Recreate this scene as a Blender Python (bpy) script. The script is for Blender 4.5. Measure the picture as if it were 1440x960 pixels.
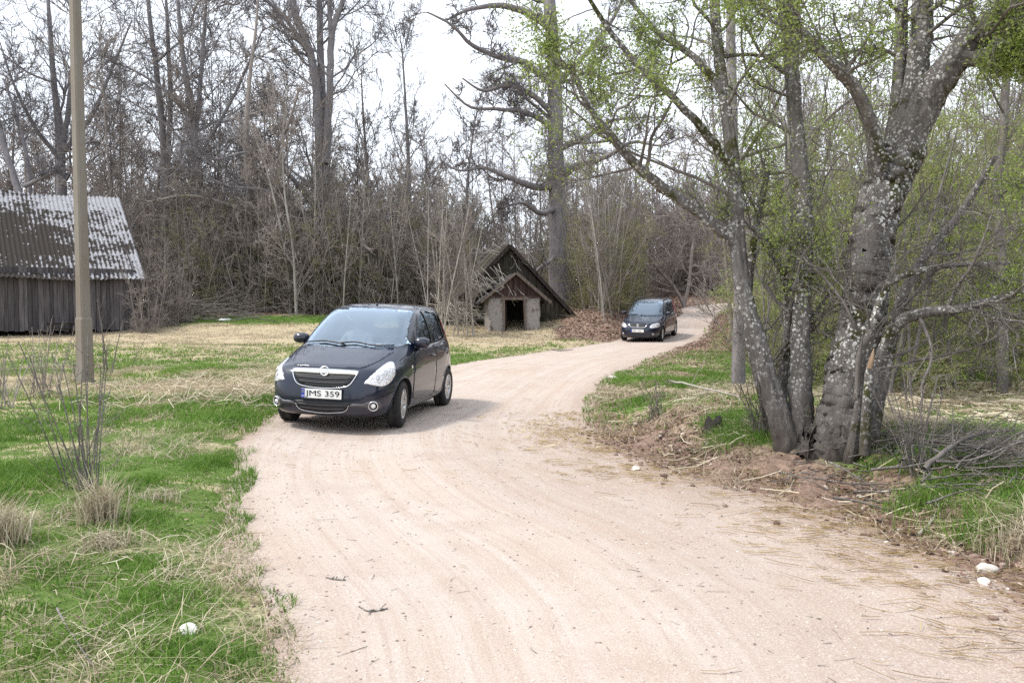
import bpy, bmesh, math, random
import numpy as np
from math import sin, cos, pi, radians
from mathutils import Vector, Matrix
from mathutils.bvhtree import BVHTree

for o in list(bpy.data.objects): bpy.data.objects.remove(o)
scene = bpy.context.scene
C = scene.collection
R = random.Random(7)
rng = np.random.default_rng(11)

# ------------------------------------------------------------------ camera, world, sun
CAM_H, FPX, PITCH = 1.60, 1140.0, 0.045
cd = bpy.data.cameras.new('camera'); cam = bpy.data.objects.new('camera', cd); C.objects.link(cam)
cam.location = (0, 0, CAM_H); cam.rotation_euler = (pi/2 - PITCH, 0, 0)
cd.lens = 36*FPX/1440; cd.sensor_width = 36; cd.clip_end = 2000; cd.clip_start = 0.05
scene.camera = cam
SUN_EL, SUN_AZ = 57.0, -98.0            # azimuth from +Y towards +X: sun to the left, slightly behind the camera
sdir = Vector((cos(radians(SUN_EL))*sin(radians(SUN_AZ)), cos(radians(SUN_EL))*cos(radians(SUN_AZ)), sin(radians(SUN_EL))))
w = bpy.data.worlds.new('World'); scene.world = w; w.use_nodes = True
nt = w.node_tree; nt.nodes.clear()
out = nt.nodes.new('ShaderNodeOutputWorld'); bgn = nt.nodes.new('ShaderNodeBackground')
sky = nt.nodes.new('ShaderNodeTexSky'); sky.sky_type = 'NISHITA'; sky.sun_disc = False
sky.sun_elevation = radians(SUN_EL); sky.sun_rotation = radians(SUN_AZ); sky.air_density = 1.0; sky.dust_density = 3.0
tc = nt.nodes.new('ShaderNodeTexCoord'); nz = nt.nodes.new('ShaderNodeTexNoise')
mp = nt.nodes.new('ShaderNodeMapping'); mp.inputs['Scale'].default_value = (1, 1, 2.5)
nz.inputs['Scale'].default_value = 1.6; nz.inputs['Detail'].default_value = 6; nz.inputs['Roughness'].default_value = .55
cr = nt.nodes.new('ShaderNodeValToRGB')
cr.color_ramp.elements[0].position = .30; cr.color_ramp.elements[0].color = (.55, .55, .55, 1)
cr.color_ramp.elements[1].position = .58; cr.color_ramp.elements[1].color = (.93, .93, .93, 1)
mx = nt.nodes.new('ShaderNodeMix'); mx.data_type = 'RGBA'
nt.links.new(tc.outputs['Generated'], mp.inputs[0]); nt.links.new(mp.outputs[0], nz.inputs['Vector'])
nt.links.new(nz.outputs['Fac'], cr.inputs[0]); nt.links.new(cr.outputs[0], mx.inputs[0])
nt.links.new(sky.outputs[0], mx.inputs[6]); mx.inputs[7].default_value = (6.6, 7.0, 7.6, 1)
nt.links.new(mx.outputs[2], bgn.inputs[0]); bgn.inputs[1].default_value = 0.13
nt.links.new(bgn.outputs[0], out.inputs[0])
sd_ = bpy.data.lights.new('sun', 'SUN'); sd_.energy = 2.0; sd_.angle = radians(9); sd_.color = (1, .955, .88)
sun = bpy.data.objects.new('sun', sd_); C.objects.link(sun)
sun.rotation_euler = sdir.to_track_quat('Z', 'Y').to_euler()
vs = scene.view_settings
vs.view_transform = 'Standard'; vs.look = 'None'; vs.gamma = 1; vs.use_curve_mapping = False; vs.exposure = 0.85
scene.cycles.use_denoising = False
scene.cycles.max_bounces = 6; scene.cycles.transparent_max_bounces = 12; scene.cycles.diffuse_bounces = 2
scene.cycles.caustics_reflective = False; scene.cycles.caustics_refractive = False

# ------------------------------------------------------------------ helpers
def tag(o, label=None, cat=None, group=None, kind=None):
    if label: o['label'] = label
    if cat: o['category'] = cat
    if group: o['group'] = group
    if kind: o['kind'] = kind
    return o

def empty(name, loc=(0, 0, 0), rz=0, parent=None):
    o = bpy.data.objects.new(name, None); C.objects.link(o); o.location = loc; o.rotation_euler = (0, 0, rz)
    o.empty_display_size = .2
    if parent: o.parent = parent
    return o

def link(name, me, mats, parent=None):
    o = bpy.data.objects.new(name, me); C.objects.link(o)
    for m in (mats if isinstance(mats, (list, tuple)) else [mats]): me.materials.append(m)
    if parent: o.parent = parent
    return o

def npmesh(name, V, faces, mats, parent=None, smooth=False, midx=None, attrs=None):
    """V (N,3); faces: list of (k,3)/(k,4) int arrays."""
    V = np.asarray(V, np.float32)
    me = bpy.data.meshes.new(name)
    me.vertices.add(len(V)); me.vertices.foreach_set('co', V.ravel())
    faces = [np.asarray(f) for f in faces if len(f)]
    tot = np.concatenate([np.full(len(f), f.shape[1]) for f in faces])
    loops = np.concatenate([f.ravel() for f in faces])
    st = np.concatenate([[0], np.cumsum(tot)[:-1]])
    me.loops.add(len(loops)); me.loops.foreach_set('vertex_index', loops.astype(np.int32))
    me.polygons.add(len(tot)); me.polygons.foreach_set('loop_start', st.astype(np.int32)); me.polygons.foreach_set('loop_total', tot.astype(np.int32))
    me.polygons.foreach_set('use_smooth', np.full(len(tot), bool(smooth)))
    if midx is not None: me.polygons.foreach_set('material_index', np.asarray(midx, np.int32))
    for k, a in (attrs or {}).items():
        a = np.asarray(a, np.float32)
        if a.ndim == 1:
            at = me.attributes.new(k, 'FLOAT', 'POINT'); at.data.foreach_set('value', a)
        else:
            at = me.attributes.new(k, 'FLOAT_COLOR', 'POINT'); at.data.foreach_set('color', np.column_stack([a, np.ones(len(a))]).astype(np.float32).ravel())
    me.update(calc_edges=True); me.validate()
    return link(name, me, mats, parent)

def bmobj(name, bm, mats, parent=None, smooth=False):
    me = bpy.data.meshes.new(name); bmesh.ops.recalc_face_normals(bm, faces=bm.faces); bm.to_mesh(me); bm.free()
    if smooth:
        for p in me.polygons: p.use_smooth = True
    return link(name, me, mats, parent)

def bx(bm, c, s, rot=None, taper=None, bevel=0.0):
    """box centre c, size s, rot a 3x3/4x4 matrix, taper=(tx,ty) scale of the top"""
    vs_ = []
    for z in (-.5, .5):
        for x, y in ((-.5, -.5), (.5, -.5), (.5, .5), (-.5, .5)):
            k = taper if (taper and z > 0) else (1, 1)
            v = Vector((x*s[0]*k[0], y*s[1]*k[1], z*s[2]))
            if rot: v = rot @ v
            vs_.append(bm.verts.new(v + Vector(c)))
    q = vs_
    fs = [bm.faces.new([q[i] for i in f]) for f in ((3, 2, 1, 0), (4, 5, 6, 7), (0, 1, 5, 4), (1, 2, 6, 5), (2, 3, 7, 6), (3, 0, 4, 7))]
    if bevel:
        es = list({e for f in fs for e in f.edges})
        bmesh.ops.bevel(bm, geom=es, offset=bevel, segments=2, affect='EDGES', profile=.6)

def tubes(P, Rr, sides=4, cap=False):
    """P (N,n,3), Rr (N,n) -> verts, quads"""
    N, n, _ = P.shape
    T = np.gradient(P, axis=1) if n > 2 else np.repeat((P[:, 1:] - P[:, :1]), 2, axis=1)
    T /= np.linalg.norm(T, axis=2, keepdims=True) + 1e-9
    D = P[:, -1] - P[:, 0]; D /= np.linalg.norm(D, axis=1, keepdims=True) + 1e-9
    ref = np.where(np.abs(D[:, 2:3]) < .8, np.array([[0, 0, 1.]]), np.array([[1., 0, 0]]))
    A = np.cross(T, ref[:, None, :]); A /= np.linalg.norm(A, axis=2, keepdims=True) + 1e-9
    B = np.cross(T, A)
    th = np.arange(sides)*2*pi/sides
    V = P[:, :, None, :] + Rr[:, :, None, None]*(np.cos(th)[None, None, :, None]*A[:, :, None, :] + np.sin(th)[None, None, :, None]*B[:, :, None, :])
    idx = np.arange(N*n*sides).reshape(N, n, sides)
    a = idx[:, :-1]; b = idx[:, 1:]
    F = np.stack([a, np.roll(a, -1, 2), np.roll(b, -1, 2), b], -1).reshape(-1, 4)
    return V.reshape(-1, 3), F

def merge(lst):
    Vs, Fs, o = [], [], 0
    for V, F in lst:
        Vs.append(V); Fs.append(F+o); o += len(V)
    return np.concatenate(Vs), Fs

# value noise
def _h(ix, iy, s):
    h = (ix.astype(np.int64)*374761393 + iy.astype(np.int64)*668265263 + s*1442695041) & 0xffffffff
    h = ((h ^ (h >> 13))*1274126177) & 0xffffffff
    return ((h ^ (h >> 16)) & 0xffff)/65535.0
def vn(x, y, s=0):
    x = np.asarray(x, float); y = np.asarray(y, float)
    ix, iy = np.floor(x), np.floor(y); fx, fy = x-ix, y-iy
    fx = fx*fx*(3-2*fx); fy = fy*fy*(3-2*fy)
    a, b, c, d = _h(ix, iy, s), _h(ix+1, iy, s), _h(ix, iy+1, s), _h(ix+1, iy+1, s)
    return a+(b-a)*fx+(c-a)*fy+(a-b-c+d)*fx*fy
def fbm(x, y, s=0, o=4):
    r, a, t = 0, .5, 0
    for k in range(o):
        r = r+a*vn(np.asarray(x)*2**k+17*k, np.asarray(y)*2**k-9*k, s+k*13); t += a; a *= .5
    return r/t
def sst(x, a, b):
    t = np.clip((np.asarray(x, float)-a)/(b-a), 0, 1); return t*t*(3-2*t)

# materials
def nodes(name):
    m = bpy.data.materials.new(name); m.use_nodes = True
    return m, m.node_tree, m.node_tree.nodes['Principled BSDF']
def simple(name, col, rough=.5, metal=0, coat=0, spec=None, emit=None):
    m, t, p = nodes(name)
    p.inputs['Base Color'].default_value = (*col, 1); p.inputs['Roughness'].default_value = rough; p.inputs['Metallic'].default_value = metal
    if coat: p.inputs['Coat Weight'].default_value = coat; p.inputs['Coat Roughness'].default_value = .03
    if spec is not None: p.inputs['Specular IOR Level'].default_value = spec
    return m
def mixc(t, f, a, b, mode='MIX'):
    n = t.nodes.new('ShaderNodeMix'); n.data_type = 'RGBA'; n.blend_type = mode
    for i, v in ((0, f), (6, a), (7, b)):
        if hasattr(v, 'is_linked') or isinstance(v, bpy.types.NodeSocket): t.links.new(v, n.inputs[i])
        elif isinstance(v, (int, float)): n.inputs[i].default_value = v
        else: n.inputs[i].default_value = (*v, 1)
    return n.outputs[2]
def noise(t, scale, detail=4, rough=.6, stretch=None, coord='Object', vec=None):
    n = t.nodes.new('ShaderNodeTexNoise'); n.inputs['Scale'].default_value = scale
    n.inputs['Detail'].default_value = detail; n.inputs['Roughness'].default_value = rough
    if vec is None:
        vec = t.nodes.new('ShaderNodeTexCoord').outputs[coord]
    if stretch:
        q = t.nodes.new('ShaderNodeMapping'); q.inputs['Scale'].default_value = stretch
        t.links.new(vec, q.inputs[0]); vec = q.outputs[0]
    t.links.new(vec, n.inputs['Vector'])
    return n.outputs['Fac']
def ramp(t, f, a, b, lin=True):
    n = t.nodes.new('ShaderNodeMapRange'); n.inputs[1].default_value = a; n.inputs[2].default_value = b; n.clamp = True
    n.interpolation_type = 'LINEAR' if lin else 'SMOOTHSTEP'
    t.links.new(f, n.inputs[0]); return n.outputs[0]
def bump(t, p, f, strength=.5, dist=.02):
    n = t.nodes.new('ShaderNodeBump'); n.inputs['Strength'].default_value = strength; n.inputs['Distance'].default_value = dist
    t.links.new(f, n.inputs['Height']); t.links.new(n.outputs[0], p.inputs['Normal'])
def attr(t, name):
    n = t.nodes.new('ShaderNodeAttribute'); n.attribute_name = name; return n
def noisy(name, c1, c2, scale=6, rough=.85, detail=5, stretch=None, c3=None, s3=20, t3=(.55, .7), bmp=0, bd=.02, lo=.35, hi=.65, rand=0, spec=None):
    m, t, p = nodes(name)
    f = ramp(t, noise(t, scale, detail, .65, stretch), lo, hi)
    c = mixc(t, f, c1, c2)
    if c3: c = mixc(t, ramp(t, noise(t, s3, 4, .6, stretch), *t3), c, c3)
    if rand:
        oi = t.nodes.new('ShaderNodeObjectInfo'); hs = t.nodes.new('ShaderNodeHueSaturation')
        t.links.new(ramp_out(t, oi.outputs['Random'], 1-rand, 1+rand), hs.inputs['Value']); t.links.new(c, hs.inputs['Color']); c = hs.outputs[0]
    t.links.new(c, p.inputs['Base Color']); p.inputs['Roughness'].default_value = rough
    if spec is not None: p.inputs['Specular IOR Level'].default_value = spec
    if bmp: bump(t, p, noise(t, scale*3, 6, .7, stretch), bmp, bd)
    return m
def ramp_out(t, f, a, b):
    n = t.nodes.new('ShaderNodeMapRange'); n.inputs[3].default_value = a; n.inputs[4].default_value = b
    t.links.new(f, n.inputs[0]); return n.outputs[0]

# ------------------------------------------------------------------ photo geometry: pixel (of 1440x960) -> world
_c, _s = cos(PITCH), sin(PITCH)
def ray(px, py):
    r = (px-720)/FPX; u = (480-py)/FPX
    return np.array([r, _c+u*_s, -_s+u*_c])
def P(px, py, d):
    return np.array([0, 0, CAM_H])+d*ray(px, py)

# base height of the land, no road or bank detail
def base(x, y):
    x = np.asarray(x, float); y = np.asarray(y, float)
    z = .004*np.clip(y-12, 0, 60)
    z = z+.009*np.clip(y-14, 0, 34)*sst(-x, -1, 8)
    q = np.minimum(y, 95)-33.2; z = z+.078*(np.sqrt(q*q+1.2)+q)/2
    z = z-.10*sst(x, 4, 7)*sst(y, 8, 11)*(1-sst(y, 18, 26))
    return z
_KS = 1.0*1.006**np.arange(900)
def _march(px, py, f):
    d = ray(px, py); xs, ys = _KS*d[0], _KS*d[1]
    h = CAM_H+_KS*d[2]-f(xs, ys)
    i = np.argmax(h < 0) if (h < 0).any() else len(h)-1
    i = max(i, 1); t = h[i-1]/(h[i-1]-h[i]+1e-12); k = _KS[i-1]+(_KS[i]-_KS[i-1])*min(max(t, 0), 1)
    return float(k*d[0]), float(k*d[1])
def onground(px, py):
    return _march(px, py, base)
LE = [(395, 1300), (395, 960), (383, 880), (350, 820), (326, 760), (320, 700), (335, 650), (365, 610), (400, 585), (470, 560), (560, 535), (640, 512), (720, 500), (800, 489), (868, 477), (912, 462), (940, 449), (957, 441)]
RE = [(2100, 1300), (1640, 960), (1440, 836), (1340, 792), (1240, 752), (1150, 717), (1060, 690), (970, 668), (900, 645), (852, 618), (832, 588), (838, 560), (860, 535), (900, 513), (945, 494), (985, 478), (1000, 466), (1002, 454)]
LEw = [onground(*p) for p in LE]; REw = [onground(*p) for p in RE]
LEw = [(.5, -25), (-.1, -6), (-.35, 0)]+LEw+[(10.5, 50), (13.5, 53), (19, 56), (30, 58)]
REw = [(3.4, -25), (2.4, -6), (2.3, 0)]+REw+[(12.2, 46.5), (15, 49), (20, 52), (31, 53.5)]
def smoothpoly(pts, n=4):
    p = np.array(pts, float); q = [p[0]]
    for i in range(len(p)-1):
        a, b, c, d = p[max(i-1, 0)], p[i], p[i+1], p[min(i+2, len(p)-1)]
        for k in range(1, n+1):
            s = k/n
            q.append(.5*((2*b)+(-a+c)*s+(2*a-5*b+4*c-d)*s*s+(-a+3*b-3*c+d)*s**3))
    return np.array(q)
Ls, Rs = smoothpoly(LEw, 3), smoothpoly(REw, 3)
def polydist(x, y, pl):
    best = np.full(x.shape, 1e9)
    for a, b in zip(pl[:-1], pl[1:]):
        d = b-a; L = d@d+1e-12
        t = np.clip(((x-a[0])*d[0]+(y-a[1])*d[1])/L, 0, 1)
        best = np.minimum(best, (x-a[0]-t*d[0])**2+(y-a[1]-t*d[1])**2)
    return np.sqrt(best)
RP = np.concatenate([Ls, Rs[::-1]])
def inside(x, y, poly):
    r = np.zeros(x.shape, bool); n = len(poly)
    for i in range(n):
        x0, y0 = poly[i]; x1, y1 = poly[(i+1) % n]
        c = ((y0 > y) != (y1 > y)) & (x < (x1-x0)*(y-y0)/(y1-y0+1e-12)+x0)
        r ^= c
    return r
def roadfield(x, y):
    """dl, dr: distances to left and right edge; s: signed (positive outside)"""
    dl, dr = polydist(x, y, Ls), polydist(x, y, Rs)
    ins = inside(x, y, RP)
    s = np.minimum(dl, dr)*np.where(ins, -1, 1)
    return dl, dr, s
HUT = (0.15, 36.6)
def land(x, y, rf=None):
    """ground height outside the road incl. banks and mounds; returns z"""
    x = np.asarray(x, float); y = np.asarray(y, float)
    dl, dr, s = rf if rf is not None else roadfield(x, y)
    z = base(x, y)
    jit = (fbm(x*1.3, y*1.3, 5, 3)-.5)*.5
    right = (dr < dl) & (s > 0)
    near = 1-sst(y, 10, 15)
    bank = (.30*near+.10*(1-near)*(1-sst(y, 40, 46)))*sst(s+jit*.8, .25, 1.25)
    bank = bank*(1-.8*sst(s, 2.6, 5.5))
    z = z+np.where(right, bank, 0)
    left = (dr >= dl) & (s > 0)
    z = z+np.where(left, .07*sst(s+jit*.5, .0, .6)+.05*sst(y, 7.5, 9.5)*(1-sst(y, 13, 16)), 0)
    # mound of earth over the cellar and the leafy slope right of it
    hx, hy = x-HUT[0], y-HUT[1]
    g = np.exp(-((hx-.0)/4.0)**2-((hy-6)/3.2)**2)
    z = z+np.where(s > 0, 1.0*g*sst(s, 0, 3), 0)
    g2 = np.exp(-((hx-4.2)/2.0)**2-((hy-1.6)/2.4)**2)
    z = z+np.where(s > 0, .75*g2*sst(s, 0, 2.2), 0)
    g3 = np.exp(-((hx+3.6)/2.4)**2-((hy-1.6)/2.2)**2)
    z = z+np.where(s > 0, 0.15*g3*sst(s, 0, 2), 0)
    # roll of the soil
    amp = np.where(s > 0, sst(s, 0, .8), 0)
    z = z+amp*((fbm(x*.5, y*.5, 31, 3)-.5)*.16+(fbm(x*3, y*3, 41, 3)-.5)*.07)
    # far hillside
    z = z+.02*np.clip(np.hypot(x, y)-75, 0, 200)
    return z
def roadz(x, y, rf):
    dl, dr, s = rf
    z = base(x, y)
    # two shallow wheel tracks each way and a faint crown
    t = dl/np.maximum(dl+dr, .1)
    z = z+.012*np.cos(t*4*pi)*sst(-s, .1, .8)+(fbm(x*1.1, y*1.1, 3, 3)-.5)*.02
    z = z+(fbm(x*9, y*9, 8, 2)-.5)*.006
    z = z+.075*np.exp(-(dl/.75)**2)*sst(y, 7.5, 9.5)*(1-sst(y, 13, 16))
    return z
def lz(x, y):
    """ground height at a point, road included"""
    x = np.atleast_1d(np.asarray(x, float)); y = np.atleast_1d(np.asarray(y, float))
    rf = roadfield(x, y)
    return np.where(rf[2] > 0, land(x, y, rf), roadz(x, y, rf))
def at(px, py):
    x, y = _march(px, py, lz)
    return x, y, float(lz(x, y)[0])
def foot(px, d):
    """ground point at column px and depth d"""
    x = (px-720)/FPX*d; return x, d, float(lz(x, d)[0])

# soft zones in world space: weights for green grass, dry grass, brown leaves, bare soil
def blobs(x, y, lst):
    r = np.zeros(np.shape(x))
    for px, py, rx, ry, a in lst:
        cx, cy = px, py
        r = r+a*np.exp(-((x-cx)/rx)**2-((y-cy)/ry)**2)
    return r
def zones(x, y, rf=None):
    dl, dr, s = rf if rf is not None else roadfield(x, y)
    n1 = fbm(x*.9, y*.9, 61, 4); n2 = fbm(x*2.7+4, y*2.7, 71, 4); n3 = fbm(x*.35, y*.35, 81, 3)
    left = dl < dr
    # ---- left
    g = (1.0+1.1*(1-sst(y, 6, 9)))*np.exp(-((s-.8)/.95)**2)+.55*sst(n1, .42, .62)               # lush strip along the road
    dry = .40+.15*sst(y, 10, 16)+.8*sst(n2+.25*n1, .50, .75)
    dry = dry+.9*sst(-x-1.1-.18*y, .2, 1.6)*(1-sst(y, 4.0, 5.5))*sst(n1, .4, .6)               # lower left corner
    dry = dry+1.4*sst(y, 12.5, 14.5)*(1-sst(y, 17, 19.5))*sst(-x, 2.5, 5)        # matted stems by the pole
    g = np.where((y > 7) & (y < 13), g+.55, g)
    g = g+1.25*sst(y, 16, 18)*(1-sst(y, 26, 30))*(.6+.7*sst(n3+.2*n2, .35, .6))
    dry = dry+1.2*sst(y, 19, 27)
    band = np.exp(-((y-39.3+.1*x*0)/1.7)**2)*sst(-x, 3.0, 5.5)
    g = g*(1-sst(y, 26, 30))+3.5*band; dry = dry*(1-band)
    verge = np.exp(-((s-.7)/.9)**2)*sst(y, 16, 20)*(1-sst(x, 2.6, 4.4))
    g = g+1.6*verge*sst(n1, .36, .55)
    leaf = 3.4*sst(y+(n1-.5)*2, 40.6, 42.2)
    hutn = sst(y, 31.5, 34)*sst(x+(n1-.5)*1.5, 1.2, 3.0)
    leaf = leaf+3.5*hutn; g = g*(1-.9*hutn); dry = dry*(1-.8*hutn)
    leaf = leaf+.5*sst(n2, .5, .7)*sst(y, 29, 33)*sst(x, -3.8, -2)
    soil = .9*np.exp(-(s/.2)**2)+.25
    # ---- right
    nearr = 1-sst(y, 9.5, 12)
    soilr = 2.3*nearr*np.exp(-((s-.2)/.5)**2)+.25+1.3*np.exp(-(s/.4)**2)
    gr = 2.6*nearr*np.exp(-((s-1.35)/.55)**2)*sst(n1+.3*n2, .46, .62)+.75*nearr*sst(s, 1.2, 1.8)*sst(n1, .4, .55)
    gr = gr+(1-nearr)*(.55+1.5*sst(n1+.5*n2, .62, .80))*(1-sst(y, 24, 30))
    dryr = .75+.9*sst(n2, .45, .65)*(1-.5*nearr)
    dryr = dryr+3.5*sst(x, 4.6, 5.6)*sst(y, 11.5, 12.5)*(1-sst(y, 15.5, 17))*(1-.5*sst(n1, .5, .6))
    gr = gr+1.6*sst(x, 4, 6)*(sst(y, 15.5, 16.8)+.7*sst(y, 8.5, 9.5)*(1-sst(y, 11.5, 12.5)))
    gr = gr*(1-sst(y, 23, 28)); leafr = .6+.8*nearr*sst(n2, .4, .6)+2.8*sst(y, 21, 27)+.6*sst(n2, .55, .7)
    G = np.where(left, g, gr); D = np.where(left, dry, dryr); L = np.where(left, leaf, leafr); S = np.where(left, soil, soilr)
    W = np.stack([np.clip(G, 0, 9), np.clip(D, 0, 9), np.clip(L, 0, 9), np.clip(S, 0, 9)], -1)
    W = W**1.25
    return W/W.sum(-1, keepdims=True)
# ------------------------------------------------------------------ ground and road
def graded(lo, dens, hi, step, grow=1.06, cap=12):
    a, b = dens
    mid = list(np.arange(a, b, step)); r = []; s = step; v = b
    while v < hi: r.append(v); s = min(s*grow, cap); v += s
    l = []; s = step; v = a-step
    while v > lo: l.append(v); s = min(s*grow, cap); v -= s
    return np.array(l[::-1]+mid+r)
gx = graded(-420, (-5.5, 7.5), 420, .05, 1.035)
gy = graded(-40, (2.5, 9.5), 520, .045, 1.03)
X, Y = np.meshgrid(gx, gy); X0, Y0 = X.ravel(), Y.ravel()
RF = roadfield(X0, Y0); S = RF[2]
Zl = land(X0, Y0, RF); Zr = roadz(X0, Y0, RF)
edge = (fbm(X0*2.2, Y0*2.2, 91, 4)-.5)
rough = (fbm(X0*7, Y0*7, 17, 3)-.5)
nearb = (RF[1] < RF[0]) & (S > 0) & (Y0 < 12)
Zg = np.where(S > 0, Zl, Zr-.01)+np.clip(S*.12, -.06, .0)+np.where(S > -.5, edge*.05*(1-.7*sst(S, .3, 1.5)), 0)+np.where(S > 0, rough*.035, 0)
clod = np.where(nearb, np.exp(-((S-.5)/.6)**2), 0)
Zg = Zg+clod*((fbm(X0*5, Y0*5, 23, 4)-.5)*.16)
Wz = zones(X0, Y0, RF)
nx, ny = len(gx), len(gy)
idx = np.arange(nx*ny).reshape(ny, nx)
Q = np.stack([idx[:-1, :-1], idx[:-1, 1:], idx[1:, 1:], idx[1:, :-1]], -1).reshape(-1, 4)

def ground_mat():
    m, t, p = nodes('ground_soil_grass')
    a = attr(t, 'wz'); sp = t.nodes.new('ShaderNodeSeparateColor'); t.links.new(a.outputs['Color'], sp.inputs[0])
    n_f = noise(t, 22, 6, .75); n_m = noise(t, 5, 5, .65); n_l = noise(t, 60, 3, .7)
    soil = mixc(t, ramp(t, n_f, .35, .65), (.13, .085, .065), (.30, .21, .165))
    soil = mixc(t, ramp(t, n_l, .58, .70), soil, (.42, .34, .28))
    green = mixc(t, ramp(t, n_f, .3, .7), (.06, .10, .025), (.14, .21, .05))
    dry = mixc(t, ramp(t, n_f, .3, .7), (.26, .20, .12), (.58, .50, .35))
    dry = mixc(t, ramp(t, n_m, .5, .7), dry, (.40, .33, .19))
    vor = t.nodes.new('ShaderNodeTexVoronoi'); vor.inputs['Scale'].default_value = 14
    tcx = t.nodes.new('ShaderNodeTexCoord'); t.links.new(tcx.outputs['Object'], vor.inputs['Vector'])
    vs2 = t.nodes.new('ShaderNodeSeparateColor'); t.links.new(vor.outputs['Color'], vs2.inputs[0])
    leaf = mixc(t, vs2.outputs[0], (.10, .06, .045), (.36, .26, .20))
    wn = t.nodes.new('ShaderNodeMath'); wn.operation = 'ADD'
    c = soil
    for k, col in ((0, green), (1, dry), (2, leaf)):
        nn = t.nodes.new('ShaderNodeMath'); nn.operation = 'MULTIPLY_ADD'; t.links.new(n_f, nn.inputs[0]); nn.inputs[1].default_value = .7; 
        t.links.new(sp.outputs[k], nn.inputs[2])
        c = mixc(t, ramp(t, nn.outputs[0], .55, .85, False), c, col)
    t.links.new(c, p.inputs['Base Color']); p.inputs['Roughness'].default_value = .95; p.inputs['Specular IOR Level'].default_value = .1
    bump(t, p, n_f, .6, .03)
    return m
GM = ground_mat()
ground = npmesh('ground', np.column_stack([X0, Y0, Zg]), [Q], GM, smooth=True, attrs={'wz': Wz[:, :3]})
tag(ground, kind='structure')

def mul(t, f, k):
    n = t.nodes.new('ShaderNodeMath'); n.operation = 'MULTIPLY'; t.links.new(f, n.inputs[0]); n.inputs[1].default_value = k; return n.outputs[0]
def road_mat():
    m, t, p = nodes('sandy_road')
    a = attr(t, 'rd'); sp = t.nodes.new('ShaderNodeSeparateColor'); t.links.new(a.outputs['Color'], sp.inputs[0])
    cb = t.nodes.new('ShaderNodeCombineXYZ'); t.links.new(sp.outputs[0], cb.inputs[0])
    # streaks drawn out along the tracks: across = distance from edge, along = y
    streak = noise(t, 1.0, 5, .6, (4.5, .13, 1), vec=a.outputs['Vector'])
    streak2 = noise(t, 1.0, 4, .6, (17, .35, 1), vec=a.outputs['Vector'])
    n1 = noise(t, 2.2, 5, .6); n2 = noise(t, 45, 5, .8); n3 = noise(t, 160, 2, .7); n4 = noise(t, .5, 3, .5)
    c = mixc(t, ramp(t, n1, .35, .65), (.395, .32, .265), (.48, .41, .36))
    c = mixc(t, ramp(t, n4, .4, .65), c, (.42, .325, .26))
    c = mixc(t, ramp(t, streak, .38, .68), c, (.495, .435, .39))
    c = mixc(t, mul(t, ramp(t, streak2, .50, .68), .6), c, (.38, .29, .245))
    soft = ramp(t, sp.outputs[2], 0, 1)
    c = mixc(t, mul(t, ramp(t, noise(t, .8, 5, .65), .52, .66), .55), c, (.37, .285, .24))
    c = mixc(t, soft, c, mixc(t, ramp(t, n2, .4, .6), (.25, .175, .14), (.40, .30, .24)))
    # grit
    g = ramp(t, n3, .54, .68); c = mixc(t, g, c, (.30, .235, .20))
    n5 = noise(t, 90, 3, .8); c = mixc(t, mul(t, ramp(t, n5, .50, .62), .6), c, (.54, .49, .45))
    g = ramp(t, n2, .60, .74); c = mixc(t, g, c, (.66, .62, .57))
    v = t.nodes.new('ShaderNodeTexVoronoi'); v.inputs['Scale'].default_value = 38; v.inputs['Randomness'].default_value = 1
    tcx = t.nodes.new('ShaderNodeTexCoord'); t.links.new(tcx.outputs['Object'], v.inputs['Vector'])
    vc = t.nodes.new('ShaderNodeSeparateColor'); t.links.new(v.outputs['Color'], vc.inputs[0])
    st = t.nodes.new('ShaderNodeMath'); st.operation = 'LESS_THAN'; st.inputs[1].default_value = .16; t.links.new(v.outputs['Distance'], st.inputs[0])
    s2 = t.nodes.new('ShaderNodeMath'); s2.operation = 'GREATER_THAN'; s2.inputs[1].default_value = .72; t.links.new(vc.outputs[0], s2.inputs[0])
    s3 = t.nodes.new('ShaderNodeMath'); s3.operation = 'MULTIPLY'; t.links.new(st.outputs[0], s3.inputs[0]); t.links.new(s2.outputs[0], s3.inputs[1])
    c = mixc(t, s3.outputs[0], c, (.27, .23, .21))
    t.links.new(c, p.inputs['Base Color']); p.inputs['Roughness'].default_value = .95; p.inputs['Specular IOR Level'].default_value = .12
    bump(t, p, n2, .55, .012)
    return m
RM = road_mat()
mask = (S < .5) & (Y0 > -20)
keep = mask[Q].all(1)
used = np.unique(Q[keep]); rem = -np.ones(nx*ny, int); rem[used] = np.arange(len(used))
xr, yr, sr = X0[used], Y0[used], S[used]
dlu, dru = RF[0][used], RF[1][used]
soft = np.where(dru < dlu*1.0, np.exp(-np.clip(-sr, 0, 9)/(.35+.95*sst(-yr, -12, -8))), np.exp(-np.clip(-sr, 0, 9)/.12))
soft = soft*(.45+.9*fbm(xr*1.8, yr*1.8, 77, 3))
zr = Zr[used]-np.clip(sr, 0, 1)*.09
road = npmesh('road', np.column_stack([xr, yr, zr]), [rem[Q[keep]]], RM, smooth=True,
              attrs={'rd': np.column_stack([dlu/(dlu+dru+.01)*5+.25*fbm(xr*.4, yr*.4, 55, 2), yr, np.clip(soft, 0, 1)])})
tag(road, kind='structure')

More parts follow.
